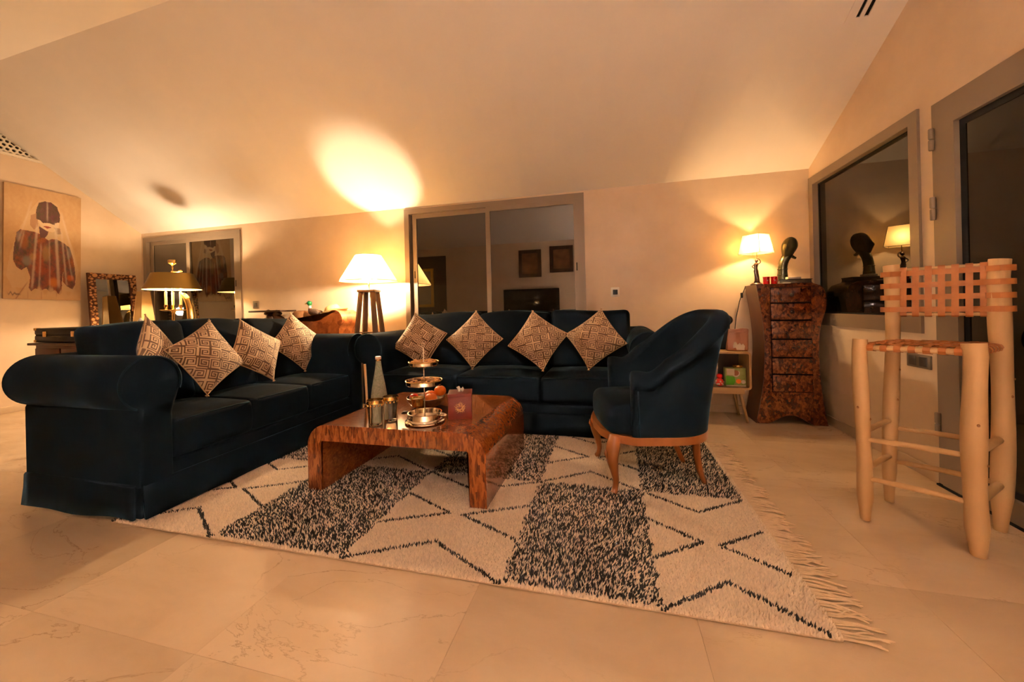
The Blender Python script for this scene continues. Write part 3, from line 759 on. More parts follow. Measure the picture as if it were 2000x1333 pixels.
t = thing('wooden_stick', 'slim pale wooden stick standing left of the green bottle', 'stick', (-1.735, 2.44, TZ))
bm = B(); tube(bm, [(0, 0, .004), (-.002, 0, .1), (-.006, 0, .2), (-.012, 0, .298)], [.0075, .0085, .009, .0088], 10); fin(bm, 'stem', M['stick'], t, auto=50)
bm = B(); lathe(bm, [(0, 0), (.022, 0), (.022, .005), (.011, .012), (.0105, .02), (0, .02)], 16, cap=False); fin(bm, 'foot', M['dark_wood'], t, auto=40)
# tiered stand
SX, SY = -1.115, 2.135
t = thing('tiered_stand', 'three tier silver serving stand with sweets', 'stand', (SX, SY, TZ))
bm = B(); tube(bm, [(0, 0, .03), (0, 0, .452)], .0035, 8); fin(bm, 'rod', M['silver'], t)
bm = B(); tube(bm, [(.011*math.sin(a/9*2*PI), 0, .468-.016*math.cos(a/9*2*PI)*1.0) for a in range(10)], .0025, 6, closed=False); fin(bm, 'ring', M['silver'], t)
def tray(z, r, h): 
    bm = B(); lathe(bm, [(0, z), (r*.96, z), (r, z+.004), (r, z+h), (r+.003, z+h+.002), (r-.004, z+h), (r-.005, z+.006), (0, z+.005)], 36, cap=False)
    o = fin(bm, 'tray', M['silver'], t, auto=40)
    bm = B(); ring = [(math.cos(a/36*2*PI)*(r+.002), math.sin(a/36*2*PI)*(r+.002), z+h) for a in range(36)]; tube(bm, ring, .0028, 6, closed=True); fin(bm, 'rim', M['brass'], o)
tray(.345, .088, .022); tray(.228, .108, .026)
bm = B(); lathe(bm, [(0, 0), (.112, 0), (.120, .006), (.118, .012), (.108, .016), (.106, .022), (.100, .026), (.098, .056), (.104, .060), (.096, .060), (.092, .03), (0, .026)], 40, cap=False); base = fin(bm, 'base_dish', M['silver'], t, auto=40)
for s in (-1, 1):
    bm = B(); tube(bm, [(s*.095, -.01, .052), (s*.115, -.012, .054), (s*.135, -.014, .052), (s*.15, -.015, .050)], [.008, .010, .012, .007], 8, flat=.5); fin(bm, 'handle', M['bronze_dark'] if s < 0 else M['silver'], base)
def cookie(x, y, z, r, m, rx, label, grp):
    o_ = thing('cookie', label, 'cookie', (SX+x, SY+y, TZ+z), group=grp, rot=(rx, random.uniform(-.2, .2), random.uniform(0, 6)))
    bm = rounded(r, r*.9, r*.42, r*.4, 2, 3, lambda v: (v.x*(1+.1*math.sin(v.y*90)), v.y, v.z+.1*r*math.sin(v.x*120)))
    fin(bm, 'biscuit', m, o_); bm = B(); sphere(bm, (0, 0, r*.38), r*.42, sz=.4, u=8, v=5); fin(bm, 'topping', M['choc'] if m is M['cookie'] else M['cookie'], o_)
for k in range(7):
    a = k*2*PI/7+.2; cookie(math.cos(a)*.052, math.sin(a)*.052, .363+.004*(k % 2), .024, M['cookie'], .25, 'golden biscuit on the top tier of the silver stand', 'biscuits on the top tier')
for k in range(9):
    a = k*2*PI/9; cookie(math.cos(a)*.068, math.sin(a)*.068, .248, .023, M['choc'] if k in (4, 5) else M['cookie'], .25, 'dark chocolate biscuit on the middle tier of the silver stand' if k in (4, 5) else 'golden biscuit on the middle tier of the silver stand', 'biscuits on the middle tier')
# fruit bowl
BX, BY = -1.275, 2.465
t = thing('fruit_bowl', 'shallow dark silver bowl holding oranges behind the stand', 'bowl', (BX, BY, TZ))
bm = B(); lathe(bm, [(0, 0), (.07, 0), (.075, .004), (.105, .022), (.128, .05), (.135, .072), (.130, .072), (.122, .052), (.098, .026), (.065, .012), (0, .010)], 36, cap=False); fin(bm, 'bowl_body', mat('dark_silver', (.35, .30, .26), .15, 1.0), t, auto=50)
bm = B(); tube(bm, [(math.cos(a/36*2*PI)*.1325, math.sin(a/36*2*PI)*.1325, .073) for a in range(36)], .003, 6, closed=True); fin(bm, 'rim', M['silver'], t)
def fruit(x, y, z, r, m, label, nm='orange'):
    o_ = thing(nm, label, 'fruit', (BX+x, BY+y, TZ+z))
    bm = B(); sphere(bm, (0, 0, 0), r, sz=.9, u=20, v=12)
    for v in bm.verts:
        if v.co.z > r*.75: v.co.z -= (v.co.z-r*.75)*.6
    fin(bm, 'peel', m, o_); bm = B(); tube(bm, [(0, 0, r*.78), (.002, 0, r*.84)], [.005, .003], 6); fin(bm, 'stem', M['dark_wood'], o_)
fruit(.060, -.045, .070, .044, M['orange'], 'orange at the front of the fruit bowl')
fruit(.012, .04, .070, .044, M['orange'], 'orange at the back of the fruit bowl')
fruit(.098, .022, .112, .042, M['orange'], 'topmost orange beside the maroon box')
fruit(-.078, -.028, .068, .034, M['red_fruit'], 'small red fruit at the left of the bowl', 'red_fruit')
t = thing('brass_cup', 'small brass footed cup between the bowl and stand', 'cup', (-1.245, 2.285, TZ))
bm = B(); lathe(bm, [(0, 0), (.03, 0), (.032, .004), (.014, .012), (.011, .03), (.012, .045), (.034, .052), (.040, .065), (.041, .095), (.047, .108), (.043, .108), (.036, .095), (.034, .068), (0, .062)], 28, cap=False); fin(bm, 'cup_body', M['brass'], t, auto=45)
bm = B(); lathe(bm, [(0, .10), (.038, .098), (.038, .094), (0, .094)], 20, cap=False); fin(bm, 'filling', M['parchment'], t)
# tissue box
t = thing('tissue_box', 'maroon tissue box with gold calligraphy emblem', 'box', (-.942, 2.285, TZ), rz=.34)
hw, hd, hh = .073, .073, .158
fin(bbox(-hw, hw, -hd, hd, 0, hh-.018, .003), 'box_body', M['maroon'], t); fin(bbox(-hw-.002, hw+.002, -hd-.002, hd+.002, hh-.02, hh, .003), 'lid', M['maroon'], t)
bm = B(); r_ = random.Random(11)
def stroke(pts, r0=.0014):
    P = spline([(x*EM, -hd-.0006, cz+(z-cz)*EM) for x, z in pts], 5); k = len(P); tube(bm, P, [r0*(.35+math.sin(PI*i/(k-1))) for i in range(k)], 5, flat=.5)
cz = .072; EM = 1.45
for k in range(19):     # radiating pen strokes of a round calligraphic emblem
    a = math.radians(25+k*19); r0, r1 = .006+.004*(k % 3), .021+.005*((k*5) % 4)/3
    stroke([(r0*math.cos(a), cz+r0*math.sin(a)), ((r0+r1)/2*math.cos(a+.22), cz+(r0+r1)/2*math.sin(a+.22)), (r1*math.cos(a+.05), cz+r1*math.sin(a+.05))], .0019)
stroke([(-.018, cz+.004), (-.008, cz-.007), (.004, cz-.006), (.014, cz+.004), (.022, cz+.014)], .0026)
stroke([(-.014, cz-.006), (-.002, cz-.015), (.012, cz-.012), (.02, cz-.002)], .0023)
stroke([(-.006, cz+.016), (-.002, cz+.006), (.006, cz+.010), (.008, cz+.020)], .0013)
fin(bm, 'gold_emblem', M['gold_print'], t)
bm = B(); rows = []
for i in range(6):
    s = i/5; rows.append([bm.verts.new((-.018+.036*j/6+.006*math.sin(j*2+i), (.012-.01*s)*math.sin(j*1.9+i*.6), hh-.002+s*.03+.008*s*math.sin(j*1.3))) for j in range(7)])
for a, b in zip(rows, rows[1:]):
    for j in range(6): bm.faces.new((a[j], a[j+1], b[j+1], b[j]))
fin(bm, 'tissue', M['white'], t)

# ------------------------------------------------------------------ armchair
t = thing('armchair', 'teal velvet barrel back armchair on carved wooden legs', 'chair', (.222, 2.625, RUGZ), math.radians(-78.5)); t.scale = (1, .87, 1)
def smooth01(x): x = max(0, min(1, x)); return x*x*(3-2*x)
def chair_path(s):
    """s -1..1 around the shell: right arm front -> back -> left arm front; returns base centre line and outward normal"""
    a = s*PI*.5*1.16
    x = .315*math.sin(a)/abs(math.sin(PI*.58)) if abs(a) > PI/2 else .315*math.sin(a)
    hw_ = .305; R_ = .30
    u = abs(s)
    if u > .62:
        f = (u-.62)/.38; x = hw_; y = .02-f*.21; nx, ny = 1, 0
    else:
        th = u/.62*PI/2; x = hw_*math.sin(th)**.85; y = .02+R_*math.cos(th)**.8; nx, ny = math.sin(th), math.cos(th)
    return (math.copysign(x, s) if s else 0), y, math.copysign(nx, s) if s else 0, ny
secs = []; NS = 57
for i in range(NS):
    s = -1+2*i/(NS-1); x, y, nx, ny = chair_path(s); u = abs(s)
    ztop = .70+.345*smooth01((.88-u)/.80)+.012*smooth01((u-.8)/.2); zb = .345-RUGZ+.0
    fl = (.115*max(0, ny)**1.2+.035)      # flare outward at the top
    hT = ztop-zb; ring = []
    def P(off, z, k): 
        f = ((z-zb)/.70)**1.3
        return (x+nx*(off+fl*f*k), y+ny*(off+fl*f*k), z)
    tk = .042+.006*(1-u)
    rT = .058
    inner_ = [P(-tk*.9, zb+hT*q, 1) for q in (0, .2, .45, .7, .86)]
    top_ = [P(0, ztop, 1)]
    cx_, cy_, cz_ = P(0, ztop-rT, 1)
    round_ = [(cx_+nx*(rT*math.cos(a)*1.15+.008), cy_+ny*(rT*math.cos(a)*1.15+.008), cz_+rT*math.sin(a)) for a in [PI-PI*k/8 for k in range(9)]]
    round_ += [(cx_+nx*(rT*1.1*math.cos(a)+.004), cy_+ny*(rT*1.1*math.cos(a)+.004), cz_+rT*math.sin(a)) for a in (-.45, -.9)]
    outer_ = [P(tk, zb+hT*q, 1) for q in (.74, .6, .4, .2, .06, 0)]
    secs.append(inner_+round_+outer_)
bm = B(); 
# round the arm fronts by closing sections
def shrink(sec, k, dy):
    c = Vector((0, 0, 0))
    for p in sec: c += Vector(p)
    c /= len(sec); out = []
    for p in sec:
        v = Vector(p); q = c+(v-c)*Vector((k, 1, 1)) if False else Vector((c.x+(v.x-c.x)*k, v.y+dy, c.z+(v.z-c.z)*(1-(1-k)*.12))); out.append(tuple(q))
    return out
S = [shrink(secs[0], .45, -.03), shrink(secs[0], .85, -.02)]+secs+[shrink(secs[-1], .85, -.02), shrink(secs[-1], .45, -.03)]
loft(bm, S); shell = fin(bm, 'back_shell', M['velvet'], t, auto=70)
for sx in (-1, 1):
    bm = B(); tube(bm, [(sx*.352, -.178, .345), (sx*.356, -.182, .5), (sx*.362, -.185, .60)], .005, 6); fin(bm, 'piping', M['piping'], shell)
def seatf(v):
    f = (v.y+.30)/.6; wd = 1.0-.10*smooth01(f); x = v.x*wd
    fr_ = max(0, 1-(v.x/.31)**2)
    return (x, v.y-.045*fr_*(1 if v.y < -.1 else 0)*smooth01((-.1-v.y)/.2), v.z+(.035*fr_*max(0, 1-(v.y/.3)**2) if v.z > 0 else 0))
fin(rounded(.305, .29, .085, .06, 10, 5, seatf, (0, -.06, .345+.085-RUGZ)), 'seat', M['velvet'], t)
# wooden rail following the footprint
rail = []
for i in range(NS): x, y, nx, ny = chair_path(-1+2*i/(NS-1)); rail.append((x+nx*.028, y+ny*.028, .318))
front = [(.31, -.24, .318), (.27, -.32, .318), (.16, -.372, .318), (0, -.39, .318), (-.16, -.372, .318), (-.27, -.32, .318), (-.31, -.24, .318)]
bm = B(); secs = []
path = [Vector(p) for p in rail+[( .33, -.20, .318)]+front[0:]]
n = len(path)
for i in range(n):
    a, b = path[i-1], path[(i+1) % n]; d = (b-a).normalized(); nn = Vector((d.y, -d.x, 0)); p = path[i]
    secs.append([p+nn*ox+Vector((0, 0, oz)) for ox, oz in ((-.02, -.024), (.012, -.024), (.018, -.012), (.018, .014), (.012, .022), (-.02, .022))])
R_ = [[bm.verts.new(q) for q in s] for s in secs]
for i in range(n):
    a, b = R_[i], R_[(i+1) % n]
    for k in range(6): bm.faces.new((a[k], a[(k+1) % 6], b[(k+1) % 6], b[k]))
fin(bm, 'seat_rail', M['chair_wood'], t, auto=40)
for sx in (-1, 1):
    bm = B(); P = spline([(sx*.27, -.315, .325), (sx*.29, -.335, .27), (sx*.298, -.345, .21), (sx*.285, -.33, .13), (sx*.272, -.318, .07), (sx*.276, -.325, .025), (sx*.283, -.335, .0)], 5)
    rad = [r[0] for r in spline([(.040,), (.044,), (.040,), (.027,), (.020,), (.019,), (.024,)], 5)]; tube(bm, P, rad, 12)
    leg = fin(bm, 'leg', M['chair_wood'], t)
    bm = B(); 
    for k in range(5): tube(bm, [(sx*.298+(k-2)*.010, -.385, .262-abs(k-2)*.006), (sx*.298+(k-2)*.012, -.388, .225), (sx*.298+(k-2)*.007, -.376, .195)], [.002, .006, .002], 6)
    fin(bm, 'carving', M['chair_wood'], leg)
    bm = B(); P = spline([(sx*.19, .245, .325), (sx*.188, .252, .2), (sx*.178, .275, .09), (sx*.165, .315, .0)], 5); tube(bm, P, [.032, .031, .030, .029, .028, .027, .026, .025, .024, .023, .022, .021, .020, .020, .019, .019][:len(P)], 8); fin(bm, 'leg', M['chair_wood'], t)

# ------------------------------------------------------------------ bar stool
t = thing('bar_stool', 'peeled log bar stool with woven tan leather seat and back', 'stool', (1.48, 2.30, 0))
FL, FR, BL, BR = Vector((1.211, 2.301, 0)), Vector((1.486, 2.068, 0)), Vector((1.452, 2.533, 0)), Vector((1.753, 2.317, 0))
LEGS = [(FL, Vector((1.206, 2.299, .905)), .031), (FR, Vector((1.489, 2.069, .905)), .038), (BL, Vector((1.481, 2.540, 1.285)), .032), (BR, Vector((1.777, 2.323, 1.278)), .037)]
for k, (a, b, r) in enumerate(LEGS):
    bm = B(); n = 16; pts = []; rad = []
    for i in range(n+1):
        s = i/n; wv = Vector((.006*math.sin(s*5+k*2), .005*math.sin(s*4+k), 0))
        pts.append(a.lerp(b, s)+wv); rad.append(r*(.62+.38*smooth01(s/.14))*(1+.06*math.sin(s*11+k*1.7)))
    pts[-1] = b.copy()
    tube(bm, pts, rad, 14); fin(bm, 'leg', M['log'], t, w=True, auto=50)
    bm = B()
    for q in range(2):
        i = random.randrange(3, 13); a_ = random.uniform(3.6, 5.6); p = pts[i]+Vector((math.cos(a_), math.sin(a_), 0))*rad[i]*.97; sphere(bm, p, .0055, sz=1.2, u=8, v=5)
    fin(bm, 'knot', mat('knot_wood', (.36, .17, .06), .6) if k == 0 else bpy.data.materials['knot_wood'], t, w=True)
def at(L_, z): a, b, r = L_; return a.lerp(b, z/b.z)
def rung(A, Bv, z0, z1, r=.013, ext=0.0):
    p, q = at(A, z0), at(Bv, z1); d = (q-p).normalized(); p = p-d*ext*.3; q = q+d*ext; mid = (p+q)/2+Vector((0, 0, .004))
    bm = B(); tube(bm, spline([p, mid, q], 5), [r*(.86+.14*math.sin(PI*i/10)) for i in range(11)], 10); fin(bm, 'rung', M['log'], t, w=True)
l0, l1, l2, l3 = LEGS
rung(l0, l1, .405, .42); rung(l0, l1, .21, .22); rung(l2, l3, .405, .405); rung(l2, l3, .223, .222)
rung(l0, l2, .435, .445, .014, .055); rung(l0, l2, .245, .252, .014, .05); rung(l1, l3, .437, .43, .018, .05); rung(l1, l3, .222, .218, .018, .05)
# seat rails and woven seat
ZS = .865
rails = {}
for nm, A, Bv in (('f', l0, l1), ('b', l2, l3), ('l', l0, l2), ('r', l1, l3)):
    p, q = at(A, ZS), at(Bv, ZS); d = (q-p).normalized(); bm = B(); e = .03 if nm in 'lr' else 0; tube(bm, [p-d*e*.3, q+d*e], .014, 10); fin(bm, 'seat_rail', M['log'], t, w=True)
def strap(pts, wdir, wd, th=.0035, m=None, name='strap'):
    bm = B(); pts = [Vector(p) for p in pts]; S = []
    for i, p in enumerate(pts):
        tg = (pts[min(i+1, len(pts)-1)]-pts[max(i-1, 0)]).normalized(); wv = (wdir-tg*wdir.dot(tg)).normalized(); nn = tg.cross(wv)
        S.append([p+wv*wd/2+nn*th/2, p+wv*wd/2-nn*th/2, p-wv*wd/2-nn*th/2, p-wv*wd/2+nn*th/2])
    loft(bm, S); return fin(bm, name, M['leather'], t, w=True, auto=30)
A0, A1, B0, B1 = at(l0, ZS), at(l1, ZS), at(l2, ZS), at(l3, ZS)
def bil(u, v): return A0.lerp(A1, u).lerp(B0.lerp(B1, u), v)
NW = 7
for k in range(NW):        # front to back, wrapping over both rails
    u = .11+.78*k/(NW-1); wdir = (A1-A0).normalized(); pts = []
    d = (bil(u, 1)-bil(u, 0)).normalized()
    pts += [bil(u, 0)+d*.02+Vector((0, 0, -.017)), bil(u, 0)-d*.012+Vector((0, 0, -.013)), bil(u, 0)-d*.0175, bil(u, 0)-d*.011+Vector((0, 0, .0125))]
    for j in range(15): v = .02+.96*j/14; pts.append(bil(u, v)+Vector((0, 0, .018+.0035*(1 if int((v*NW)) % 2 == k % 2 else -1)*min(1, 4*v*(1-v)*4))))
    pts += [bil(u, 1)+d*.011+Vector((0, 0, .0125)), bil(u, 1)+d*.0175, bil(u, 1)+d*.012+Vector((0, 0, -.013)), bil(u, 1)-d*.02+Vector((0, 0, -.017))]
    strap(pts, wdir, .024)
for k in range(NW):        # side to side
    v = .1+.8*k/(NW-1); wdir = (B0-A0).normalized(); d = (bil(1, v)-bil(0, v)).normalized(); pts = []
    pts += [bil(0, v)+d*.02+Vector((0, 0, -.017)), bil(0, v)-d*.012+Vector((0, 0, -.013)), bil(0, v)-d*.0175, bil(0, v)-d*.011+Vector((0, 0, .0125))]
    for j in range(15): u = .02+.96*j/14; pts.append(bil(u, v)+Vector((0, 0, .018-.0035*(1 if int(u*NW) % 2 == k % 2 else -1)*min(1, 4*u*(1-u)*4))))
    pts += [bil(1, v)+d*.011+Vector((0, 0, .0125)), bil(1, v)+d*.0175, bil(1, v)+d*.012+Vector((0, 0, -.013)), bil(1, v)-d*.02+Vector((0, 0, -.017))]
    strap(pts, wdir, .026)
# woven back
zt, zbk = 1.250, 1.022
for z in (zt+.005, zbk-.002):
    p, q = at(l2, z), at(l3, z); bm = B(); tube(bm, [p, q], .010, 10); fin(bm, 'back_rail', M['log'], t, w=True)
bd = (at(l3, zt)-at(l2, zt)).normalized(); bn = Vector((bd.y, -bd.x, 0))   # towards the camera
HU = [.13+.74*k/6 for k in range(7)]; HZ = [1.045+.190*k/3 for k in range(4)]
for k in range(4):         # horizontal straps loop round both uprights
    z = HZ[k]; p, q = at(l2, z), at(l3, z); ra, rb = .041, .047
    pts = [p-bn*ra*.9+bd*.02]+[p+(-bd*math.sin(PI*a/8)-bn*math.cos(PI*a/8))*ra for a in range(0, 9)]
    pts.append(p+bd*.035+bn*.022)
    for j, u in enumerate(HU):
        pts.append(p.lerp(q, u)+bn*(.013+.0055*(1 if (j+k) % 2 == 0 else -1)))
        if j < 6: pts.append(p.lerp(q, u+.0617)+bn*.013)
    pts.append(q-bd*.04+bn*.024)
    pts += [q+(bd*math.sin(PI*a/8)+bn*math.cos(PI*a/8))*rb for a in range(0, 9)]+[q-bn*rb*.9-bd*.02]
    strap(pts, Vector((0, 0, 1)), .027)
for k in range(7):         # vertical straps loop round the two back rails
    u = HU[k]; p, q = at(l2, zt+.005).lerp(at(l3, zt+.005), u), at(l2, zbk-.002).lerp(at(l3, zbk-.002), u); r = .0125; Z_ = Vector((0, 0, 1))
    pts = [p-bn*r-Z_*.02]+[p+(-bn*math.cos(PI*a/6)+Z_*math.sin(PI*a/6))*r for a in range(7)]
    for j in (3, 2, 1, 0):
        v = (p.z-HZ[j])/(p.z-q.z); pts.append(p.lerp(q, v)+bn*(.013-.0055*(1 if (k+j) % 2 == 0 else -1)))
        if j: v = (p.z-(HZ[j]+HZ[j-1])/2)/(p.z-q.z); pts.append(p.lerp(q, v)+bn*.013)
    pts += [q+(bn*math.cos(PI*a/6)-Z_*math.sin(PI*a/6))*r for a in range(7)]+[q-bn*r+Z_*.02]
    strap(pts, bd, .025)

# ------------------------------------------------------------------ chest of drawers
CY0, CY1 = 3.945, 4.262
t = thing('chest_of_drawers', 'tall curved burl wood chest of drawers in the corner', 'cabinet', (1.55, 4.10, 0))
Lp = [(1.262, 0), (1.275, .06), (1.302, .2), (1.325, .35), (1.340, .55), (1.345, .72), (1.336, .9), (1.318, 1.05), (1.300, 1.17), (1.288, 1.266)]
Rp = [(1.825, 0), (1.815, .06), (1.795, .2), (1.778, .38), (1.768, .6), (1.772, .78), (1.790, .90), (1.818, 1.0), (1.832, 1.08), (1.828, 1.16), (1.806, 1.22), (1.765, 1.256), (1.72, 1.266)]
Ls = [tuple(p) for p in spline(Lp, 4)]; Rs = [tuple(p) for p in spline(Rp, 4)]
Lz = np.array(Ls); Rz = np.array(Rs); XA = np.array([1.25, 1.36, 1.40, 1.45, 1.51, 1.57, 1.63, 1.68, 1.72, 1.84]); ZA = np.array([0, 0, .02, .055, .08, .08, .055, .02, 0, 0])
def chest_block(y0, y1):
    bm = B(); nu, nz = 26, 44; G = []
    for y in (y0, y1):
        g = []
        for i in range(nu+1):
            u = i/nu; xb = 1.262+u*(1.825-1.262); zb = float(np.interp(xb, XA, ZA)); col = []
            for j in range(nz+1):
                z = zb+(1.266-zb)*(j/nz)**.9; l = float(np.interp(z, Lz[:, 1], Lz[:, 0])); r = float(np.interp(z, Rz[:, 1], Rz[:, 0])); col.append(bm.verts.new((l+(r-l)*u, y, z)))
            g.append(col)
        G.append(g)
    for g in G:
        for i in range(nu):
            for j in range(nz): bm.faces.new((g[i][j], g[i+1][j], g[i+1][j+1], g[i][j+1]))
    F, K = G
    for j in range(nz):
        for i in (0, nu): bm.faces.new((F[i][j], F[i][j+1], K[i][j+1], K[i][j]))
    for i in range(nu):
        for j in (0, nz): bm.faces.new((F[i][j], F[i+1][j], K[i+1][j], K[i][j]))
    return bm
fin(chest_block(CY0+.013, CY1), 'carcass', M['walnut'], t, w=True, auto=35)
ZD = [1.233, 1.09, .935, .765, .60, .45, .288]
X0, X1 = 1.40, 1.712
# front face: frame with recess lines, each drawer front slightly proud
fin(chest_block(CY0+.004, CY0+.0131), 'front_frame', M['burl_chest'], t, w=True, auto=35)
for i in range(6):
    z1, z0 = ZD[i], ZD[i+1]
    bm = B(); box(bm, X0-.004, X1+.004, CY0+.0025, CY0+.008, z0, z1); fin(bm, 'drawer_gap', M['gap'], t, w=True, smooth=False)
    d = fin(bbox(X0, X1, CY0-.008, CY0+.006, z0+.006, z1-.006, .004), 'drawer', M['burl_chest'], t, w=True)
    bm = B(); zc = (z0+z1)/2; pr = [(.007, 0), (.007, .010), (.015, .016), (.017, .024), (.012, .030), (0, .032)]
    lathe(bm, pr, 14, (0, 0, 0), cap=False)
    for v in bm.verts: v.co = Vector((1.556+v.co.x, CY0-.008-v.co.z, zc+v.co.y))
    fin(bm, 'knob', M['burl_chest'] if i > 1 else M['dark_wood'], d, w=True)
CT = 1.266
# table lamp with a figure holding up a square shade
LXP, LYP = 1.338, 4.09
t = thing('table_lamp', 'small lit table lamp with bronze dancer base on the chest', 'lamp', (LXP, LYP, CT))
bm = B(); lathe(bm, [(0, 0), (.040, 0), (.042, .008), (.034, .014), (.030, .02), (0, .022)], 20, cap=False, fn=lambda c: Vector((c.x*1.35, c.y, c.z))); fin(bm, 'base', M['bronze_dark'], t, auto=40)
bm = B()
lathe(bm, [(.026, .02), (.020, .04), (.0185, .08), (.0175, .11), (.019, .13), (.013, .155), (.0135, .17), (.018, .19), (.016, .204), (.007, .210), (.0065, .216)], 14, fn=lambda c: Vector((c.x*1.1+.004*math.sin(c.z*30), c.y*.75, c.z)))
sphere(bm, (.002, -.002, .229), .0135, sy=.95, sz=1.2, u=12, v=8); sphere(bm, (.004, .006, .236), .012, u=10, v=6)
tube(bm, spline([(.015, 0, .197), (.034, -.004, .212), (.030, 0, .235), (.010, 0, .254)], 4), [.0055, .0055, .005, .005, .005, .005, .0045, .0045, .0045, .0045, .004, .004, .004], 8)
tube(bm, spline([(-.014, 0, .197), (-.034, -.004, .178), (-.032, -.006, .168), (-.012, -.008, .152)], 4), [.0055, .0055, .005, .005, .005, .005, .0045, .0045, .0045, .0045, .004, .004, .004], 8)
tag(fin(bm, 'figure', M['bronze_dark'], t), 'bronze standing figure with one arm raised')
bm = B(); tube(bm, [(.006, 0, .24), (.006, 0, .47)], .0028, 8); fin(bm, 'stem', M['brass'], t)
def sq(h, z): return [(-h, -h, z), (h, -h, z), (h, h, z), (-h, h, z)]
bm = B(); zb_, zt_ = .296, .472; hb, ht = .105, .078
for k in range(4):
    a, b = sq(hb, zb_), sq(ht, zt_); n_ = 6
    g = [[bm.verts.new(Vector(a[k]).lerp(Vector(a[(k+1) % 4]), i/n_).lerp(Vector(b[k]).lerp(Vector(b[(k+1) % 4]), i/n_), j/4)) for j in range(5)] for i in range(n_+1)]
    for i in range(n_):
        for j in range(4): bm.faces.new((g[i][j], g[i+1][j], g[i+1][j+1], g[i][j+1]))
rot45 = Matrix.Rotation(math.radians(38), 4, 'Z')
bmesh.ops.remove_doubles(bm, verts=bm.verts, dist=1e-5); bmesh.ops.transform(bm, matrix=rot45, verts=bm.verts); shd = fin(bm, 'lamp_shade', M['shade2'], t, smooth=False)
bm = B()
for k in range(4): tube(bm, [rot45@Vector(sq(hb, zb_)[k]), rot45@Vector(sq(ht, zt_)[k])], .0018, 6)
for h, z in ((hb, zb_), (ht, zt_)): tube(bm, [rot45@Vector(p) for p in sq(h, z)], .0018, 5, closed=True)
fin(bm, 'shade_frame', M['bronze_dark'], shd)
bm = B(); sphere(bm, (.006, 0, .355), .02, sz=1.3, u=12, v=8); fin(bm, 'bulb', M['bulb'], t)
point('table_lamp_light', (.006, -.03, .365), P_TABLE, .02, t)
# cord with inline switch
t2 = thing('lamp_cord', 'black lamp cord with inline switch hanging beside the chest', 'cord', (1.24, 4.2, 1.18))
bm = B(); tube(bm, spline([(.045, .03, .085), (.03, .03, .04), (.01, .02, .0), (-.012, .02, -.06), (-.028, .02, -.14), (-.045, .02, -.22), (-.06, .02, -.34)], 4), .0035, 6); fin(bm, 'cable', M['black'], t2)
bm = rounded(.011, .009, .026, .007, 2, 3, None, (.008, .02, -.005)); fin(bm, 'inline_switch', M['black'], t2)
for k, (dx, lab) in enumerate(((0, 'red cup on the chest, nearer the lamp'), (.062, 'red cup on the chest, nearer the bronze head'))):
    t2 = thing('red_cup', lab, 'cup', (1.385+dx, 3.99, CT), group='red cups on the chest')
    bm = B(); lathe(bm, [(0, 0), (.023, 0), (.026, .004), (.0265, .05), (.029, .068), (.0265, .068), (.024, .05), (.0235, .006), (0, .005)], 20, cap=False); fin(bm, 'cup_body', M['red'], t2, auto=50)
    bm = B(); sphere(bm, (0, -.026, .034), .006, sy=.3, u=8, v=5); fin(bm, 'emblem', M['label_paper'], t2)
# white plate, books, bronze head
t2 = thing('white_dish', 'flat white dish under the edge of the bronze head', 'dish', (1.53, 3.995, CT)); bm = B(); lathe(bm, [(0, 0), (.035, 0), (.05, .004), (.047, .006), (.034, .003), (0, .003)], 24, cap=False); fin(bm, 'dish_body', M['white'], t2, auto=50)
t2 = thing('dark_book', 'black book lying flat on the chest top', 'book', (1.625, 4.09, CT)); fin(bbox(-.13, .13, -.085, .085, 0, .006, .002), 'cover', M['suitcase'], t2); fin(bbox(-.126, .126, -.081, .081, .006, .032, .002), 'pages', mat('dark_pages', (.10, .09, .075), .7), t2); fin(bbox(-.13, .13, -.085, .085, .032, .04, .002), 'cover', M['suitcase'], t2)
t2 = thing('small_box', 'small pale box on the black book before the bronze head', 'box', (1.625, 4.035, CT+.04)); fin(bbox(-.055, .045, -.025, .022, 0, .02, .003), 'carton', mat('lilac_card', (.5, .45, .46), .5), t2); fin(bbox(-.062, -.05, -.026, .023, 0, .021, .002), 'end_flap', M['cream'], t2)
t2 = thing('bronze_head', 'dark green bronze head sculpture on a bending neck', 'sculpture', (1.585, 4.125, CT+.04))
bm = B(); P = spline([(-.018, 0, 0), (-.02, 0, .06), (-.016, 0, .13), (.0, -.002, .19), (.028, -.006, .235), (.05, -.01, .262)], 5)
tube(bm, P, [r[0] for r in spline([(.046,), (.041,), (.038,), (.038,), (.036,), (.03,)], 5)], 16); fin(bm, 'neck', M['bronze'], t2)
bm = B(); sphere(bm, (0, 0, 0), 1, u=36, v=26)
for v in bm.verts:
    x, y, z = v.co
    # egg head looking towards -y,-x ; facial relief on the -y side
    f = max(0, -y)
    prof = .0
    g = lambda a, b, s: math.exp(-((x-a)**2+(z-b)**2)/s)
    prof += .20*math.exp(-(x/.13)**2)*math.exp(-((z+.08)/.24)**2)*(f > .3)      # nose
    prof -= .10*(g(-.34, .12, .03)+g(.34, .12, .03))*(f > .3)                    # eye sockets
    prof += .05*(g(-.34, .10, .012)+g(.34, .10, .012))*(f > .3)
    prof += .06*math.exp(-((z-.28)/.08)**2)*math.exp(-(x/.55)**2)*(f > .3)       # brow
    prof += .09*g(0, -.46, .025)*(f > .3)-.04*math.exp(-((z+.47)/.02)**2)*math.exp(-(x/.2)**2)*(f > .3)   # lips
    prof += .06*g(0, -.74, .04)*(f > .2)
    y2 = y-prof*1.7; wd = .66+.24*z if z < .2 else .71+.03*z
    v.co = Vector((x*wd*.078*1.15, y2*.072+(.020*z if y > 0 else 0), z*.108))
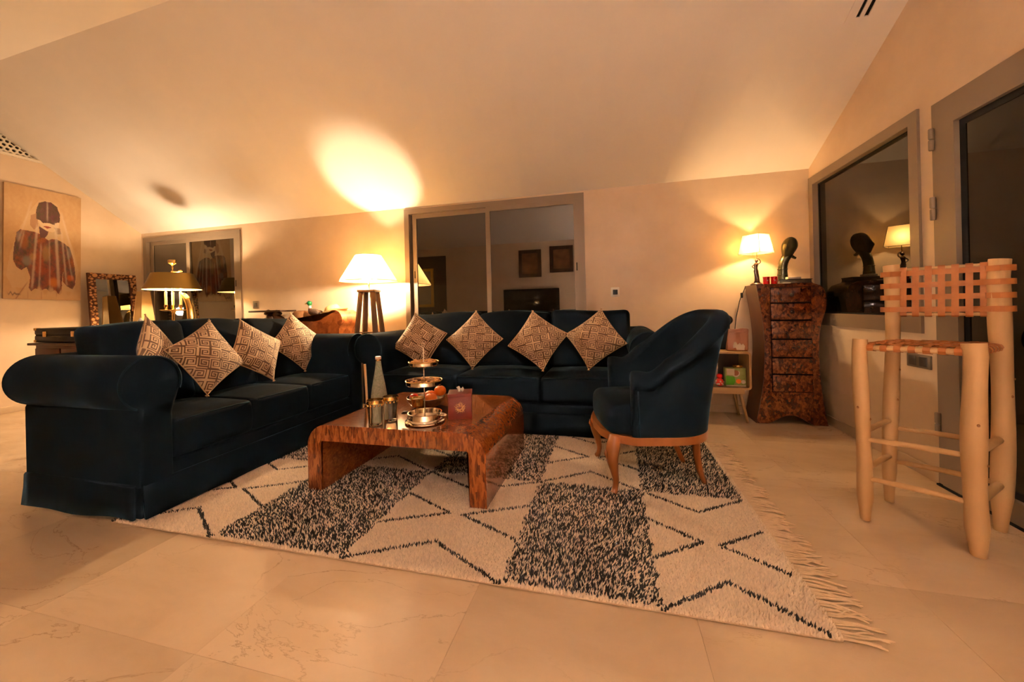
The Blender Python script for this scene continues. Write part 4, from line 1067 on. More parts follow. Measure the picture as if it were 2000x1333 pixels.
bmesh.ops.transform(bm, matrix=Matrix.Translation((.035, -.005, .292))@Matrix.Rotation(math.radians(-35), 4, 'Z')@Matrix.Rotation(math.radians(14), 4, 'Y'), verts=bm.verts)
fin(bm, 'head', M['bronze'], t2)
bm = B(); tube(bm, spline([(.055, .0, .225), (.078, -.004, .205), (.092, -.006, .20)], 4), [.014, .014, .013, .013, .012, .012, .011, .011, .010], 10); fin(bm, 'hair_knot', M['bronze'], t2)
bm = B(); 
for z in (.05, .10): tube(bm, [(-.02+.0415*math.cos(a/20*2*PI), .0415*math.sin(a/20*2*PI), z) for a in range(20)], .003, 5, closed=True)
fin(bm, 'neck_ring', M['bronze'], t2)

# ------------------------------------------------------------------ side shelf behind the armchair
SHX0, SHX1, SHY0, SHY1, SHZ0, SHZ1 = .80, 1.226, 3.925, 4.235, .302, .652
t = thing('side_shelf', 'pale oak open shelf unit on splayed legs beside the chest', 'shelf', (1.0, 4.08, 0))
def rrect(x0, x1, z0, z1, r, n=5):
    out = []
    for cx, cz, a0 in ((x1-r, z1-r, 0), (x0+r, z1-r, 90), (x0+r, z0+r, 180), (x1-r, z0+r, 270)): out += arc(cx, cz, r, a0, a0+90, n)
    return out
bm = B(); o1, i1 = rrect(SHX0, SHX1, SHZ0, SHZ1, .03), rrect(SHX0+.018, SHX1-.018, SHZ0+.018, SHZ1-.018, .016)
ring = lambda pts, y: [bm.verts.new((p[0], y, p[1])) for p in pts]
a, b, c, d = ring(o1, SHY0), ring(o1, SHY1), ring(i1, SHY0), ring(i1, SHY1); n = len(a)
for i in range(n):
    j = (i+1) % n
    for q in ((a[i], a[j], b[j], b[i]), (c[j], c[i], d[i], d[j]), (a[i], c[i], c[j], a[j]), (b[j], d[j], d[i], b[i])): bm.faces.new(q)
fin(bm, 'cabinet_box', M['oak'], t, w=True, auto=35)
bm = B(); box(bm, SHX0+.015, SHX1-.015, SHY1-.012, SHY1-.004, SHZ0+.015, SHZ1-.015); fin(bm, 'back_panel', M['dark_wood'], t, w=True, smooth=False)
bm = B(); box(bm, SHX0+.06, SHX1-.05, SHY0+.03, SHY1-.03, SHZ0-.045, SHZ0); fin(bm, 'apron', M['oak'], t, w=True, smooth=False)
for sx, x in ((-1, SHX0+.08), (1, SHX1-.085)):
    for sy, y in ((-1, SHY0+.05), (1, SHY1-.06)):
        bm = B(); tube(bm, [(x, y, SHZ0-.01), (x+sx*.052, y+sy*.03, 0.0)], [.017, .010], 10); fin(bm, 'leg', M['oak'], t, w=True)
t = thing('coffee_bag', 'brown kraft foil bag with pale label on the oak shelf', 'bag', (1.135, 4.02, SHZ1), rz=-.05)
def bagf(v):
    s = (v.z+.1)/.2; return (v.x*(1.0-.06*s)+.018*s, v.y*(1.05-.85*smooth01(s))+.004*math.sin(v.x*60), v.z+.004*math.sin(v.x*40)*(s > .9))
fin(rounded(.088, .038, .103, .012, 8, 3, bagf, (0, 0, .104)), 'pouch', M['kraft'], t)
bm = B(); prism(bm, [(-.035, .012), (.055, .010), (.060, .05), (.045, .072), (.032, .058), (.018, .078), (.0, .06), (-.012, .086), (-.03, .084), (-.038, .05)], 'y', -.0415, -.038); tag(fin(bm, 'label_panel', M['label_paper'], t, smooth=False), 'pale printed label')
bm = B(); tube(bm, [(-.06, -.014, .178), (.075, -.014, .178)], .002, 6); fin(bm, 'seam', M['kraft'], t)
t = thing('coffee_machine', 'black rounded coffee machine behind the kraft bag', 'appliance', (1.06, 4.15, SHZ1))
fin(rounded(.075, .06, .11, .03, 3, 4, None, (-.02, .01, .11)), 'body', M['black'], t)
bm = B(); sphere(bm, (.02, -.01, .285), .062, sy=.85, sz=.85, u=24, v=14); fin(bm, 'dome', mat('black_gloss', (.012, .011, .010), .12), t)
bm = B(); lathe(bm, [(.034, .2), (.036, .24), (.045, .255)], 20, (.02, -.005, 0)); fin(bm, 'collar', M['black'], t)
bm = B(); sphere(bm, (-.07, -.05, .15), .006, u=8, v=6); sphere(bm, (-.07, -.05, .12), .006, u=8, v=6); fin(bm, 'button', M['white'], t)
z0 = SHZ0+.018
t = thing('tea_box', 'green and cream tea carton on the oak shelf', 'box', (1.115, 4.03, z0))
fin(bbox(-.085, .085, -.04, .04, 0, .172, .002), 'carton', M['tea_olive'], t)
def print_(nm, poly, m, t, y=-.0415):
    bm = B(); prism(bm, poly, 'y', y, y+.002); fin(bm, nm, m, t, smooth=False)
print_('green_panel', [(-.083, .016), (-.02, .016), (-.004, .05), (-.012, .09), (-.083, .10)], M['tea_green'], t)
print_('price_label', [(-.076, .106), (-.012, .106), (-.012, .165), (-.076, .165)], M['label_paper'], t, -.0425)
print_('cup_print', arc(.0, .125, .034, 150, 395, 14), M['label_paper'], t); print_('tea_print', arc(.0, .127, .026, 0, 350, 16), M['kraft'], t, -.0422)
print_('fruit_print', arc(.022, .05, .022, 0, 345, 14), M['orange'], t); print_('flower_print', arc(.062, .045, .019, 0, 345, 7), M['label_paper'], t)
print_('base_stripe', [(-.083, .003), (.083, .003), (.083, .012), (-.083, .012)], M['label_paper'], t)
for k, (x, lab) in enumerate(((1.125, 'flat tin lying on top of the tea carton'),)):
    t = thing('flat_tin', lab, 'tin', (x+.02, 4.04, z0+.172)); bm = B(); lathe(bm, [(0, 0), (.04, 0), (.042, .003), (.042, .012), (.044, .013), (.044, .022), (.04, .024), (0, .024)], 24, cap=False); fin(bm, 'tin_body', M['brass'], t, auto=40)
t = thing('white_carton', 'pale carton at the left end of the oak shelf', 'box', (.93, 4.13, z0)); fin(bbox(-.055, .055, -.05, .06, 0, .205, .002), 'carton', mat('lilac_carton', (.48, .40, .40), .5), t); fin(bbox(-.056, .056, -.051, .061, .15, .206, .002), 'lid', M['label_paper'], t)
t = thing('ornament', 'small red beaded ornament figure on the oak shelf', 'ornament', (.975, 3.985, z0))
bm = B(); sphere(bm, (0, 0, .040), .036, sz=1.1, u=16, v=10); fin(bm, 'body', M['red_fruit'], t); bm = B(); sphere(bm, (0, 0, .096), .026, u=16, v=10); fin(bm, 'head', M['red'], t)
bm = B(); 
for k in range(9): a = PI+k*PI/8; sphere(bm, (.033*math.cos(a), .033*math.sin(a), .036+.016*math.sin(k*1.9)), .008, u=8, v=5)
fin(bm, 'beads', M['label_paper'], t)

# ------------------------------------------------------------------ tripod lamp
TLX, TLY = -2.70, 3.885
t = thing('tripod_lamp', 'tall lit wooden tripod lamp with parchment cone shade', 'lamp', (TLX, TLY, 0))
for k in range(4):
    a = math.radians(45+90*k+12); tp = Vector((math.cos(a)*.095, math.sin(a)*.095, 1.335)); bt = Vector((math.cos(a)*.25, math.sin(a)*.25, 0)); ca = Vector((-math.sin(a), math.cos(a), 0)); d_ = (bt-tp).normalized(); nn = d_.cross(ca)
    bm = B(); loft(bm, [[p+ca*sx*.024+nn*sy*.019 for sx, sy in ((-1, -1), (1, -1), (1, 1), (-1, 1))] for p in (tp, bt)]); fin(bm, 'leg', M['lamp_wood'], t, smooth=False)
fin(bbox(-.10, .10, -.10, .10, 1.325, 1.352, .004), 'top_plate', M['lamp_wood'], t); t.children[-1].rotation_euler = (0, 0, math.radians(12))
bm = B(); tube(bm, [(-.14, 0, .86), (.14, 0, .86)], .008, 6); tube(bm, [(0, -.14, .86), (0, .14, .86)], .008, 6); fin(bm, 'cross_brace', M['lamp_wood'], t)
bm = B(); tube(bm, [(0, 0, 1.35), (0, 0, 1.475)], .008, 8); fin(bm, 'stem', M['brass'], t)
bm = B(); lathe(bm, [(.318, 1.452), (.274, 1.527), (.230, 1.602), (.186, 1.677), (.142, 1.752)], 48, cap=False); s_ = fin(bm, 'lamp_shade', M['shade'], t)
bm = B()
for r, z in ((.318, 1.452), (.142, 1.752)): tube(bm, [(r*math.cos(a/48*2*PI), r*math.sin(a/48*2*PI), z) for a in range(48)], .003, 6, closed=True)
fin(bm, 'shade_rim', M['walnut'], s_)
bm = B()
for k in range(3): tube(bm, [(0, 0, 1.475), (.318*math.cos(k*2.094), .318*math.sin(k*2.094), 1.455)], .002, 5)
fin(bm, 'shade_spider', M['brass'], s_)
bm = B(); sphere(bm, (0, -.01, 1.485), .03, sz=1.2, u=14, v=8); fin(bm, 'bulb', M['bulb'], t)
bm = B(); tube(bm, spline([(.03, -.02, 1.34), (.035, -.06, 1.15), (.03, -.08, .98), (.06, -.09, .9)], 5), .003, 6); fin(bm, 'pull_cord', M['cream'], t)
point('tripod_lamp_light', (-.03, -.028, 1.468), P_TRIPOD, .028, t, (1.0, .74, .46))

# ------------------------------------------------------------------ brass candle lamp
t = thing('brass_lamp', 'brass candlestick lamp with dark gold shade before the corner window', 'lamp', (-5.60, 3.80, 0))
bm = B(); lathe(bm, [(0, 0), (.16, 0), (.165, .012), (.12, .03), (.03, .05), (.018, .09), (.018, .9), (.03, .93), (.018, .96), (.016, 1.14), (.03, 1.17)], 24, cap=False); fin(bm, 'column', M['brass'], t, auto=50)
bm = B(); lathe(bm, [(0, 1.175), (.10, 1.17), (.135, 1.182), (.138, 1.19), (.10, 1.184), (0, 1.186)], 32, cap=False); fin(bm, 'dish', M['brass'], t, auto=50)
bm = B(); tube(bm, [(0, 0, 1.18), (0, 0, 1.80)], .006, 8); fin(bm, 'rod', M['brass'], t)
for k in range(3):
    a = k*2*PI/3+.5; cx, cy = .085*math.cos(a), .085*math.sin(a)
    bm = B(); lathe(bm, [(0, 1.185), (.026, 1.185), (.014, 1.20), (.02, 1.23), (.022, 1.25), (0, 1.25)], 14, (cx, cy, 0), cap=False); h_ = fin(bm, 'candle_cup', M['brass'], t, auto=50)
    bm = B(); lathe(bm, [(.0145, 1.25), (.0145, 1.42), (.006, 1.425), (.012, 1.45), (.0, 1.48)], 12, (cx, cy, 0), cap=False); fin(bm, 'candle', M['candle_bulb'] if False else M['cream'], h_, auto=50)
    bm = B(); lathe(bm, [(.0, 1.422), (.011, 1.44), (.011, 1.455), (0, 1.485)], 12, (cx, cy, 0), cap=False); fin(bm, 'candle_bulb', M['candle_bulb'], h_)
bm = B(); lathe(bm, [(.305, 1.452), (.285, 1.50), (.250, 1.58), (.218, 1.665)], 48, cap=False); s_ = fin(bm, 'lamp_shade', M['brass_shade'], t)
bm = B(); lathe(bm, [(.302, 1.453), (.282, 1.50), (.247, 1.58), (.215, 1.664)], 48, cap=False); fin(bm, 'shade_lining', mat('shade_lining', (.8, .62, .30), .5), s_)
bm = B(); tube(bm, [(-.21, 0, 1.66), (.21, 0, 1.66)], .004, 6); fin(bm, 'shade_bar', M['brass'], s_)
bm = B(); tube(bm, [(0, 0, 1.68), (.04, -.005, 1.688), (.12, -.01, 1.685), (.15, -.012, 1.69)], [.012, .010, .010, .016], 10); sphere(bm, (.155, -.012, 1.692), .024, sz=.7, u=12, v=8); sphere(bm, (0, 0, 1.685), .022, u=12, v=8); fin(bm, 'clamp', M['brass'], t)
bm = B(); lathe(bm, [(.008, 1.72), (.012, 1.75), (.008, 1.77), (.022, 1.785), (.045, 1.80), (.047, 1.835), (.04, 1.845), (0, 1.845)], 18, cap=False); fin(bm, 'finial', M['brass'], t, auto=40)
bm = B(); tube(bm, spline([(.10, .02, 1.40), (.17, .03, 1.36), (.225, .04, 1.24), (.245, .04, 1.08), (.25, .04, .9)], 5), [.004, .014, .02, .025, .03, .032, .034, .036, .037, .038, .039, .04, .04, .04, .04, .04, .04, .04, .04, .04, .04], 12); fin(bm, 'curved_arm', M['brass'], t)
point('brass_lamp_light', (0, -.0, 1.57), P_BRASS, .03, t, BRASSY)

# tapered parchment lamp, candle stand, mirror
t = thing('parchment_lamp', 'unlit tapered parchment lamp standing in the corner', 'lamp', (-6.46, 4.0, 0))
bm = B(); loft(bm, [sq(.098, .82), sq(.086, .98), sq(.069, 1.2), sq(.048, 1.465)]); fin(bm, 'lamp_shade', M['parchment'], t, smooth=False)
bm = B()
for k in range(4): tube(bm, [sq(.099, .82)[k], sq(.049, 1.465)[k]], .004, 6)
fin(bm, 'edge_strip', M['oak'], t)
bm = B(); lathe(bm, [(0, 0), (.12, 0), (.12, .02), (.02, .04), (.015, .82)], 16, cap=False); fin(bm, 'stand', M['dark_wood'], t, auto=40)
t = thing('candle_stand', 'slender dark candle stand with white candle behind the left sofa', 'candle', (-4.98, 3.05, 0))
bm = B(); lathe(bm, [(0, 0), (.10, 0), (.10, .015), (.014, .03), (.010, .95), (.045, .965), (.058, .97), (.060, 1.035), (.052, 1.035), (.05, .99), (0, .985)], 20, cap=False); fin(bm, 'stand', M['suitcase'], t, auto=40)
bm = B(); lathe(bm, [(0, .985), (.030, .985), (.030, 1.055), (.02, 1.065), (.006, 1.09), (0, 1.095)], 16, cap=False); fin(bm, 'candle', M['white'], t, auto=50)

t = thing('wall_mirror', 'leaning mirror framed with round log slices', 'mirror', (-6.70, 3.855, 0), rot=(0, math.radians(-4.2), 0))
MW, MHt, MF = .27, 1.72, .078
bm = B(); box(bm, -.008, 0.0, -MW+.03, MW-.03, .03, MHt-.03); fin(bm, 'mirror_glass', M['mirror'], t, smooth=False)
bm = B(); frame_rect(bm, -MW, MW, 0, MHt, MF, -.02, .012, 'x'); fin(bm, 'frame_board', M['slice_bark'], t, smooth=False)
bm = B(); lathe(bm, [(0, .0), (1, 0), (.96, .55), (.85, .6), (0, .6)], 9, cap=False)
for v in bm.verts: v.co = Vector((v.co.z*.02, v.co.x, v.co.y))
sl = fin(bm, 'log_slice', M['slice'], t, auto=40); first = True
ys = []; r_ = random.Random(5)
def try_slices():
    out = []
    for _ in range(5200):
        y, z = r_.uniform(-MW, MW), r_.uniform(.55, MHt); 
        if abs(y) < MW-MF and z < MHt-MF: continue
        r = r_.choice((.028, .022, .017, .013, .010))
        if abs(y)+r > MW+.006 or z+r > MHt+.006 or (abs(y)-r < MW-MF-.006 and z-r < MHt-MF-.006): continue
        if all((y-a)**2+(z-b)**2 > (r+c)**2*.90 for a, b, c in out): out.append((y, z, r))
        if len(out) >= 250: break
    return out
for (y, z, r) in try_slices():
    if first: o_ = sl; first = False
    else: o_ = sl.copy(); COL.objects.link(o_); o_.parent = t
    o_.location = (.012, y, z); o_.scale = (1, r, r); o_.rotation_euler = (random.uniform(0, 6), 0, 0)

# ------------------------------------------------------------------ painting on the left wall
def painting():
    NU, NV = 170, 340; W_, H_ = .68, 1.385
    t = thing('painting', 'canvas painting of a veiled figure in rust and grey', 'painting', (XL+.004, 3.231, 2.042), rot=(math.radians(-1.2), 0, 0))
    u = (np.arange(NU)+.5)/NU; v = (np.arange(NV)+.5)/NV; U, V = np.meshgrid(u, v, indexing='ij')    # U 0 left..1 right (as seen), V 0 top..1 bottom
    def noise(fx, fy, s):
        r = np.random.default_rng(s); a = 0
        for k in range(5):
            px, py = r.uniform(0, 6, 2); qx, qy = r.uniform(.6, 1.5)*fx*1.6**k, r.uniform(.6, 1.5)*fy*1.6**k; th = r.uniform(0, 6)
            a = a+np.sin(U*qx*6.28+px+1.7*np.sin(V*qy*5+th))*np.cos(V*qy*6.28+py+1.3*np.sin(U*qx*4+th))/(1.25**k)
        return a/3.2
    S = lambda x, e: 1/(1+np.exp(-np.clip(x/e, -40, 40)))
    n1, n2, n3 = noise(1.2, 1.2, 1), noise(3, 3, 2), noise(7, 5, 3)
    img = np.stack([.55+.05*n1+.03*n3, .345+.05*n1+.03*n3, .175+.035*n1+.02*n3], -1)
    def blend(mask, col): 
        nonlocal img; mask = np.clip(mask, 0, 1)[..., None]; img = img*(1-mask)+np.asarray(col)*mask
    def pip(poly, j=.006):
        x, y = U+j*n3, V+j*.6*n2; ins = np.zeros(U.shape, bool); n = len(poly)
        for i in range(n):
            (x0, y0), (x1, y1) = poly[i], poly[(i+1) % n]
            c = (y0 > y) != (y1 > y); ins ^= c & (x < (x1-x0)*(y-y0)/((y1-y0) or 1e-9)+x0)
        return ins.astype(float)
    # veil
    blend(pip([(.55, .085), (.42, .10), (.30, .22), (.17, .40), (.07, .62), (.03, .80), (.10, .90), (.9, .92), (.97, .72), (.90, .52), (.80, .36), (.72, .2), (.66, .11)])*.38, (.64, .47, .30))
    rust = np.stack([.24+.15*n2+.10*n3, .065+.05*n2+.03*n3, .025+.02*n3], -1); grey = np.stack([.10+.05*n3, .065+.04*n2, .06+.04*n3], -1)
    tone = rust*(S(n1+.4*n3, .15))[..., None]+grey*(1-S(n1+.4*n3, .15))[..., None]
    body = pip([(.19, .39), (.38, .395), (.44, .41), (.56, .44), (.66, .435), (.76, .465), (.84, .50), (.89, .60), (.925, .76), (.92, .85), (.88, .895), (.80, .87), (.745, .83), (.75, .72), (.73, .83), (.735, .93), (.70, .955), (.64, .91), (.58, .935), (.52, .90), (.45, .92), (.38, .90), (.33, .93), (.30, .90), (.32, .80), (.27, .715), (.21, .745), (.145, .72), (.11, .66), (.12, .55), (.15, .42)])
    blend(body, np.clip(tone, .015, .8))
    blend(body*S(1-((U-.53)/.22)**2-((V-.70)/.2)**2, .25)*.6*S(n2, .2), (.34, .045, .03))
    for cx, cy, rx, ry, a_, c_ in ((.62, .84, .06, .04, .9, (.62, .20, .04)), (.85, .79, .05, .025, .8, (.62, .14, .03)), (.28, .66, .06, .04, .7, (.24, .23, .21)), (.52, .58, .05, .07, .6, (.40, .27, .11)), (.24, .50, .05, .06, .6, (.42, .13, .03)), (.17, .45, .03, .04, .6, (.30, .24, .26)), (.83, .55, .03, .05, .6, (.26, .24, .27)), (.35, .62, .04, .03, .6, (.52, .30, .10))):
        blend(body*a_*S(1-((U-cx)/rx)**2-((V-cy)/ry)**2, .3), c_)
    # neck, raised hand, face, hair hiding the eyes
    blend(pip([(.42, .34), (.55, .37), (.52, .44), (.44, .44)]), (.12, .045, .045)); blend(pip([(.50, .44), (.55, .39), (.63, .36), (.72, .37), (.70, .405), (.62, .43), (.55, .455)]), (.56, .41, .25))
    blend(pip([(.41, .28), (.69, .28), (.68, .345), (.60, .375), (.52, .37), (.45, .345)]), (.66, .49, .31))
    blend(pip([(.32, .25), (.40, .22), (.41, .34), (.36, .375), (.31, .34)])*.6, (.30, .12, .06)); blend(pip([(.62, .33), (.70, .33), (.72, .38), (.66, .39)])*.7, (.22, .12, .08))
    blend(pip([(.39, .275), (.385, .20), (.42, .125), (.50, .10), (.58, .10), (.66, .135), (.70, .20), (.695, .275), (.64, .285), (.63, .305), (.56, .295), (.47, .302), (.44, .283)]), np.stack([.11+.05*n3, .05+.025*n2, .035+.025*n3], -1))
    blend(pip([(.48, .332), (.53, .325), (.585, .332), (.53, .350)], .002), (.34, .07, .045)); blend(pip([(.485, .3345), (.58, .3345), (.58, .3385), (.485, .3385)], .001), (.12, .03, .02))
    # veil streaks and drips
    for x0, dx, w_, a_, y0, y1 in ((.53, -.0, .008, .55, .10, .27), (.40, -.06, .014, .55, .33, .9), (.64, .05, .020, .60, .30, .88), (.56, .01, .008, .4, .45, .9), (.72, .08, .012, .5, .36, .86), (.45, -.02, .010, .45, .5, .92), (.33, -.16, .012, .35, .12, .5), (.72, .20, .014, .45, .18, .66), (.24, -.05, .010, .4, .4, .55), (.78, .10, .010, .4, .45, .8)):
        s = (V-y0)/(y1-y0); blend(a_*S(w_-np.abs(U-(x0+dx*s+.006*n3)), .004)*S(V-y0, .01)*S(y1-V, .01), (.66, .52, .40))
    blend(S(V-(.92+.035*np.sin(U*40)+.02*n3), .006)*S(.985-V, .01)*S(.7-np.abs(U-.5)*1.6, .05)*.8, (.60, .40, .23))
    blend(S(.006-np.abs(U-.275+.13*(V-.86)/.14), .003)*S(V-.86, .01)*.8, (.20, .07, .04))
    for x0, y1 in ((.29, 1.0), (.46, 1.0), (.66, .97)): blend(.6*S(.003-np.abs(U-x0), .002)*S(V-.93, .005)*S(y1-V, .005), (.30, .12, .06))
    # scribbled signature stroke
    blend(S(.006-np.abs(V-(.955+.012*np.sin(U*130)*np.exp(-((U-.09)/.05)**2)+.05*(U-.1))), .003)*S(.07-np.abs(U-.125), .006), (.10, .05, .035))
    img = np.clip(img, .01, .9)
    vs = []; fs = []; cols = []
    for i in range(NU+1):
        for j in range(NV+1): vs.append((.03, (i/NU-.5)*W_, (.5-j/NV)*H_))
    for i in range(NU):
        for j in range(NV): a = i*(NV+1)+j; fs.append((a, a+1, a+NV+2, a+NV+1)); cols.append((*img[i, j], 1))
    me = bpy.data.meshes.new('painted_face'); me.from_pydata(vs, [], fs); at_ = me.color_attributes.new('Col', 'FLOAT_COLOR', 'CORNER'); at_.data.foreach_set('color', np.repeat(np.array(cols), 4, axis=0).astype(np.float32).ravel())
    me.materials.append(attr_mat('painted_canvas', .7)); link(bpy.data.objects.new('painted_face', me), t)
    fin(bbox(0, .0295, -W_/2, W_/2, -H_/2, H_/2, .003), 'canvas', noisy('canvas_edge', (.40, .24, .12), (.48, .30, .16), 20, .8), t)
painting()

# ------------------------------------------------------------------ things behind the left sofa
t = thing('writing_desk', 'dark wooden desk behind the left sofa carrying the black case', 'desk', (-4.33, 2.32, 0))
fin(bbox(-.37, .35, -.24, .24, .885, .905, .004), 'desk_top', M['dark_wood'], t); fin(bbox(-.325, .32, -.21, .21, .60, .885, .004), 'drawer_box', M['desk'], t)
for k in range(2): d_ = fin(bbox(-.31+.32*k, -.01+.32*k, -.222, -.21, .63, .86, .004), 'drawer', M['desk'], t); fin(rounded(.012, .008, .012, .006, 1, 3, None, (-.16+.32*k, -.228, .745)), 'knob', M['brass'], d_)
for sx in (-.29, .29):
    for sy in (-.18, .18): bm = B(); tube(bm, [(sx, sy, .61), (sx, sy, 0)], [.03, .018], 8); fin(bm, 'leg', M['dark_wood'], t)
t = thing('hard_case', 'black hard case with brass corners on the dark desk', 'case', (-4.34, 2.30, .905))
fin(bbox(-.31, .31, -.2, .2, .004, .062, .01), 'case_base', M['suitcase'], t); lid = fin(bbox(-.31, .31, -.2, .2, .066, .122, .01), 'case_lid', M['suitcase'], t)
bm = B(); box(bm, -.30, .30, -.195, .195, .06, .068); fin(bm, 'hinge_band', M['black'], t, smooth=False)
for sx in (-1, 1):
    for z in (.004, .102): fin(bbox(sx*.312-(.0 if sx < 0 else .03), sx*.312+(.03 if sx < 0 else 0), -.204, -.17, z, z+.022, .004), 'corner_cap', M['brass'], t)
for x in (-.17, .17): fin(bbox(x-.02, x+.02, -.208, -.198, .05, .095, .003), 'clasp', M['brass'], t)
# burl bench / chest with scrolled end below the hats
t = thing('sleigh_bench', 'polished reddish burl bench with scrolled end by the wall', 'bench', (-3.5, 4.06, 0))
pr = [(-4.02, .25), (-4.02, .99)]+[(-4.0, 1.0), (-3.45, 1.0), (-3.39, 1.01), (-3.33, 1.05), (-3.28, 1.095)]+arc(-3.20, 1.015, .115, 125, -40, 12)+[(-3.13, .90), (-3.14, .7), (-3.14, .25)]
bm = B(); prism(bm, pr, 'y', 3.90, 4.22); bmesh.ops.triangulate(bm, faces=[f for f in bm.faces if len(f.verts) > 4]); fin(bm, 'bench_body', burl('bench_veneer', (.13, .03, .008), (.26, .07, .016), (.36, .11, .028), 12), t, w=True, auto=30)
for x in (-3.95, -3.22):
    for y in (3.95, 4.17): bm = B(); lathe(bm, [(.03, 0), (.035, .1), (.025, .16), (.035, .25)], 12, (x, y, 0)); fin(bm, 'leg', M['walnut'], t, w=True)
def hat(name, label, loc, rot, m, band, s=1.0, dent=True):
    t = thing(name, label, 'hat', loc, rot=rot)
    bm = B(); prof = [(.165, .010), (.16, .004), (.13, 0), (.092, .006), (.088, .05), (.082, .09), (.070, .112), (.045, .122), (0, .118)]
    def f(c):
        a = math.atan2(c.y, c.x); r = math.hypot(c.x, c.y); z = c.z
        if r > .12: z += .035*(math.sin(a)**2)*(r-.12)/.045
        if dent and c.z > .1: z -= .025*math.exp(-(c.y/.03)**2)
        return Vector((c.x*1.12*s, c.y*.95*s, z*s))
    lathe(bm, prof, 36, cap=False, fn=f); fin(bm, 'crown_and_brim', m, t)
    bm = B(); lathe(bm, [(.0925, .010), (.0905, .036), (.089, .036), (.091, .010)], 36, cap=False, fn=f); fin(bm, 'band', band, t)
hat('fedora', 'brown felt hat with dark band left of the duck', (-3.80, 4.05, 1.002), (0, 0, .3), M['felt'], M['felt_band'], 1.12)
hat('straw_hat', 'pale straw hat resting tilted on the scrolled bench end', (-3.33, 4.07, 1.072), (0, math.radians(-24), 0), M['straw'], M['straw'], 1.02, False)
# mallard figurine: one lofted body with painted plumage
t = thing('duck_figurine', 'mallard duck figurine with green head between the hats', 'figurine', (-3.575, 4.02, 1.0), rz=math.radians(0))
keys = [(.115, .085, .004), (.095, .088, .018), (.06, .094, .036), (.02, .10, .047), (-.025, .108, .046), (-.055, .125, .036), (-.067, .15, .022), (-.07, .18, .017), (-.07, .20, .022), (-.074, .222, .030), (-.080, .238, .026), (-.084, .252, .010)]
cols = [(.6, .56, .5), (.03, .022, .018), (.14, .09, .065), (.11, .07, .05), (.10, .055, .035), (.10, .035, .015), (.09, .025, .01), (.7, .66, .6), (.01, .16, .05), (.012, .20, .06), (.012, .16, .05), (.01, .12, .04)]
P = spline([(a, 0, b) for a, b, c in keys], 4); rad = [max(.003, r[0]) for r in spline([(c,) for a, b, c in keys], 4)]; cc = spline(cols, 4)
bm = B(); ly = bm.verts.layers.float_color.new('Col'); rings = tube(bm, P, rad, 14)
for rg, c_ in zip(rings, cc):
    for v in rg: v[ly] = (*[max(.005, min(1, q)) for q in c_], 1)
fin(bm, 'body', attr_mat('plumage', .4), t)
bm = B(); tube(bm, [(-.098, -.004, .226), (-.118, -.006, .220), (-.135, -.008, .217)], [.012, .010, .006], 8, flat=.6); fin(bm, 'bill', mat('yellow_bill', (.75, .45, .04), .4), t)
bm = B(); 
for s in (-1, 1): sphere(bm, (-.088, s*.026, .232), .004, u=8, v=5)
fin(bm, 'eye', M['black'], t)
for s in (-1, 1):
    bm = B(); sphere(bm, (.03, s*.036, .108), .06, sx=1, sy=.25, sz=.48, u=16, v=8); fin(bm, 'wing', noisy('wing', (.07, .045, .032), (.15, .10, .075), 30, .5), t)
    bm = B(); tube(bm, [(-.002, s*.018, .07), (-.004, s*.02, .006)], .004, 6); tube(bm, [(.008, s*.02, .004), (-.03, s*.026, .003)], [.004, .007], 6, flat=.5); fin(bm, 'leg', mat('duck_leg', (.30, .16, .05), .5) if s < 0 else bpy.data.materials['duck_leg'], t)
t = thing('dark_side_table', 'narrow dark wood table with scrolled supports near the wall socket', 'table', (-4.29, 4.09, 0))
fin(bbox(-.255, .25, -.13, .13, 1.125, 1.148, .004), 'table_top', M['dark_wood'], t)
for sx in (-1, 1):
    bm = B(); tube(bm, spline([(sx*.10, 0, 1.126), (sx*.02+.04, 0, 1.07), (sx*.16, 0, .98), (sx*.08, 0, .7), (sx*.16, 0, .3), (sx*.2, 0, 0)], 5), [.045]*26, 10, flat=.6); fin(bm, 'support', M['dark_wood'], t)
bm = B(); sphere(bm, (-.02, 0, 1.04), .07, u=14, v=8); fin(bm, 'carved_boss', M['dark_wood'], t)

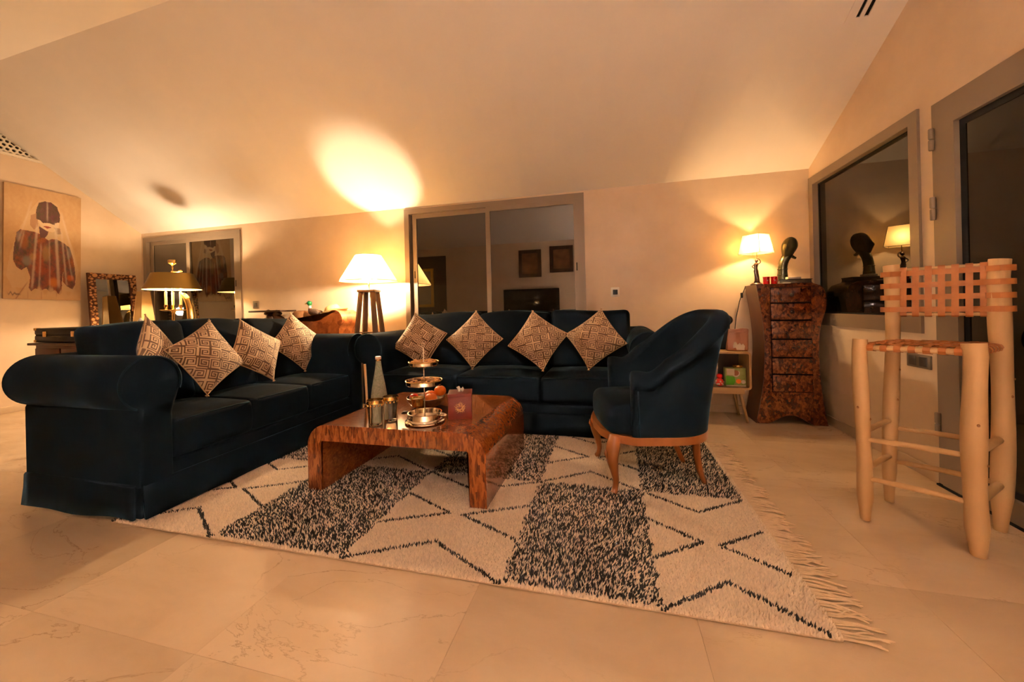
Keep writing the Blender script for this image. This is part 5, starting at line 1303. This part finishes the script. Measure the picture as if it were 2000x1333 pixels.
# ------------------------------------------------------------------ things on the wall behind the camera (seen as reflections)
def picture(label, x0, x1, z0, z1):
    t = thing('framed_picture', label, 'picture', ((x0+x1)/2, YF+.002, (z0+z1)/2)); hw, hz = (x1-x0)/2, (z1-z0)/2
    bm = B(); frame_rect(bm, -hw, hw, -hz, hz, .10, 0, .03, 'y'); fin(bm, 'frame', M['dark_wood'], t, smooth=False)
    bm = B(); box(bm, -hw+.09, hw-.09, .004, .012, -hz+.09, hz-.09); fin(bm, 'print', M['art_dark'], t, smooth=False)
picture('dark framed picture reflected at the middle of the back window', -2.584, -1.918, 1.993, 2.789)
picture('dark framed picture reflected near the edge of the back window', -1.674, -1.0, 2.10, 2.852)
t = thing('television', 'black flat television reflected low in the back window', 'television', (-2.24, YF+.03, 1.25))
fin(bbox(-.82, .82, -.025, .03, -.45, .40, .006), 'casing', M['black'], t); fin(bbox(-.79, .79, .028, .034, -.42, .37, .002), 'screen', M['screen'], t)
t = thing('door_2', 'dark wooden door leaf reflected behind the gold mirror', 'door', (-5.45, YF+.002, 0)); struct(t); fin(bbox(-.65, .52, 0, .03, 0, 2.78, .004), 'door_leaf', M['dark_wood'], t)
t = thing('gold_mirror', 'gold framed mirror reflected at the left of the back window', 'mirror', (-5.72, YF+.034, 1.2))
bm = B(); frame_rect(bm, -.38, .38, 0, 1.2, .085, 0, .04, 'y'); fin(bm, 'frame', M['gold_frame'], t, smooth=False)
bm = B(); box(bm, -.30, .30, .004, .01, .08, 1.12); fin(bm, 'mirror_glass', M['mirror'], t, smooth=False)
# pendant lamp above and behind the camera
PX, PY, PZ = .25, -1.0, 2.30
t = thing('pendant_lamp', 'opal globe pendant lamp hanging behind the camera', 'lamp', (PX, PY, PZ))
top = ceil_z(PX, PY)-PZ
bm = B(); tube(bm, [(0, 0, .13), (0, 0, top)], .005, 8); fin(bm, 'cord', M['black'], t)
bm = B(); lathe(bm, [(0, top), (.05, top), (.05, top-.02), (.01, top-.03)], 18, cap=False); fin(bm, 'ceiling_rose', M['brass'], t, auto=40)
bm = B(); lathe(bm, [(.02, .16), (.03, .14), (.045, .115), (.04, .10)], 18, cap=False); fin(bm, 'gallery', M['brass'], t, auto=40)
bm = B(); lathe(bm, [(.045, -.13), (.09, -.10), (.118, -.05), (.125, 0), (.118, .05), (.09, .10), (.045, .125)], 28, cap=False); fin(bm, 'globe_shade', shade_mat('opal_glass', (.92, .86, .76)), t)
bm = B(); sphere(bm, (0, 0, 0), .03, u=12, v=8); fin(bm, 'bulb', M['bulb'], t)
point('pendant_light', (0, 0, 0), P_PENDANT, .06, t, FILL)
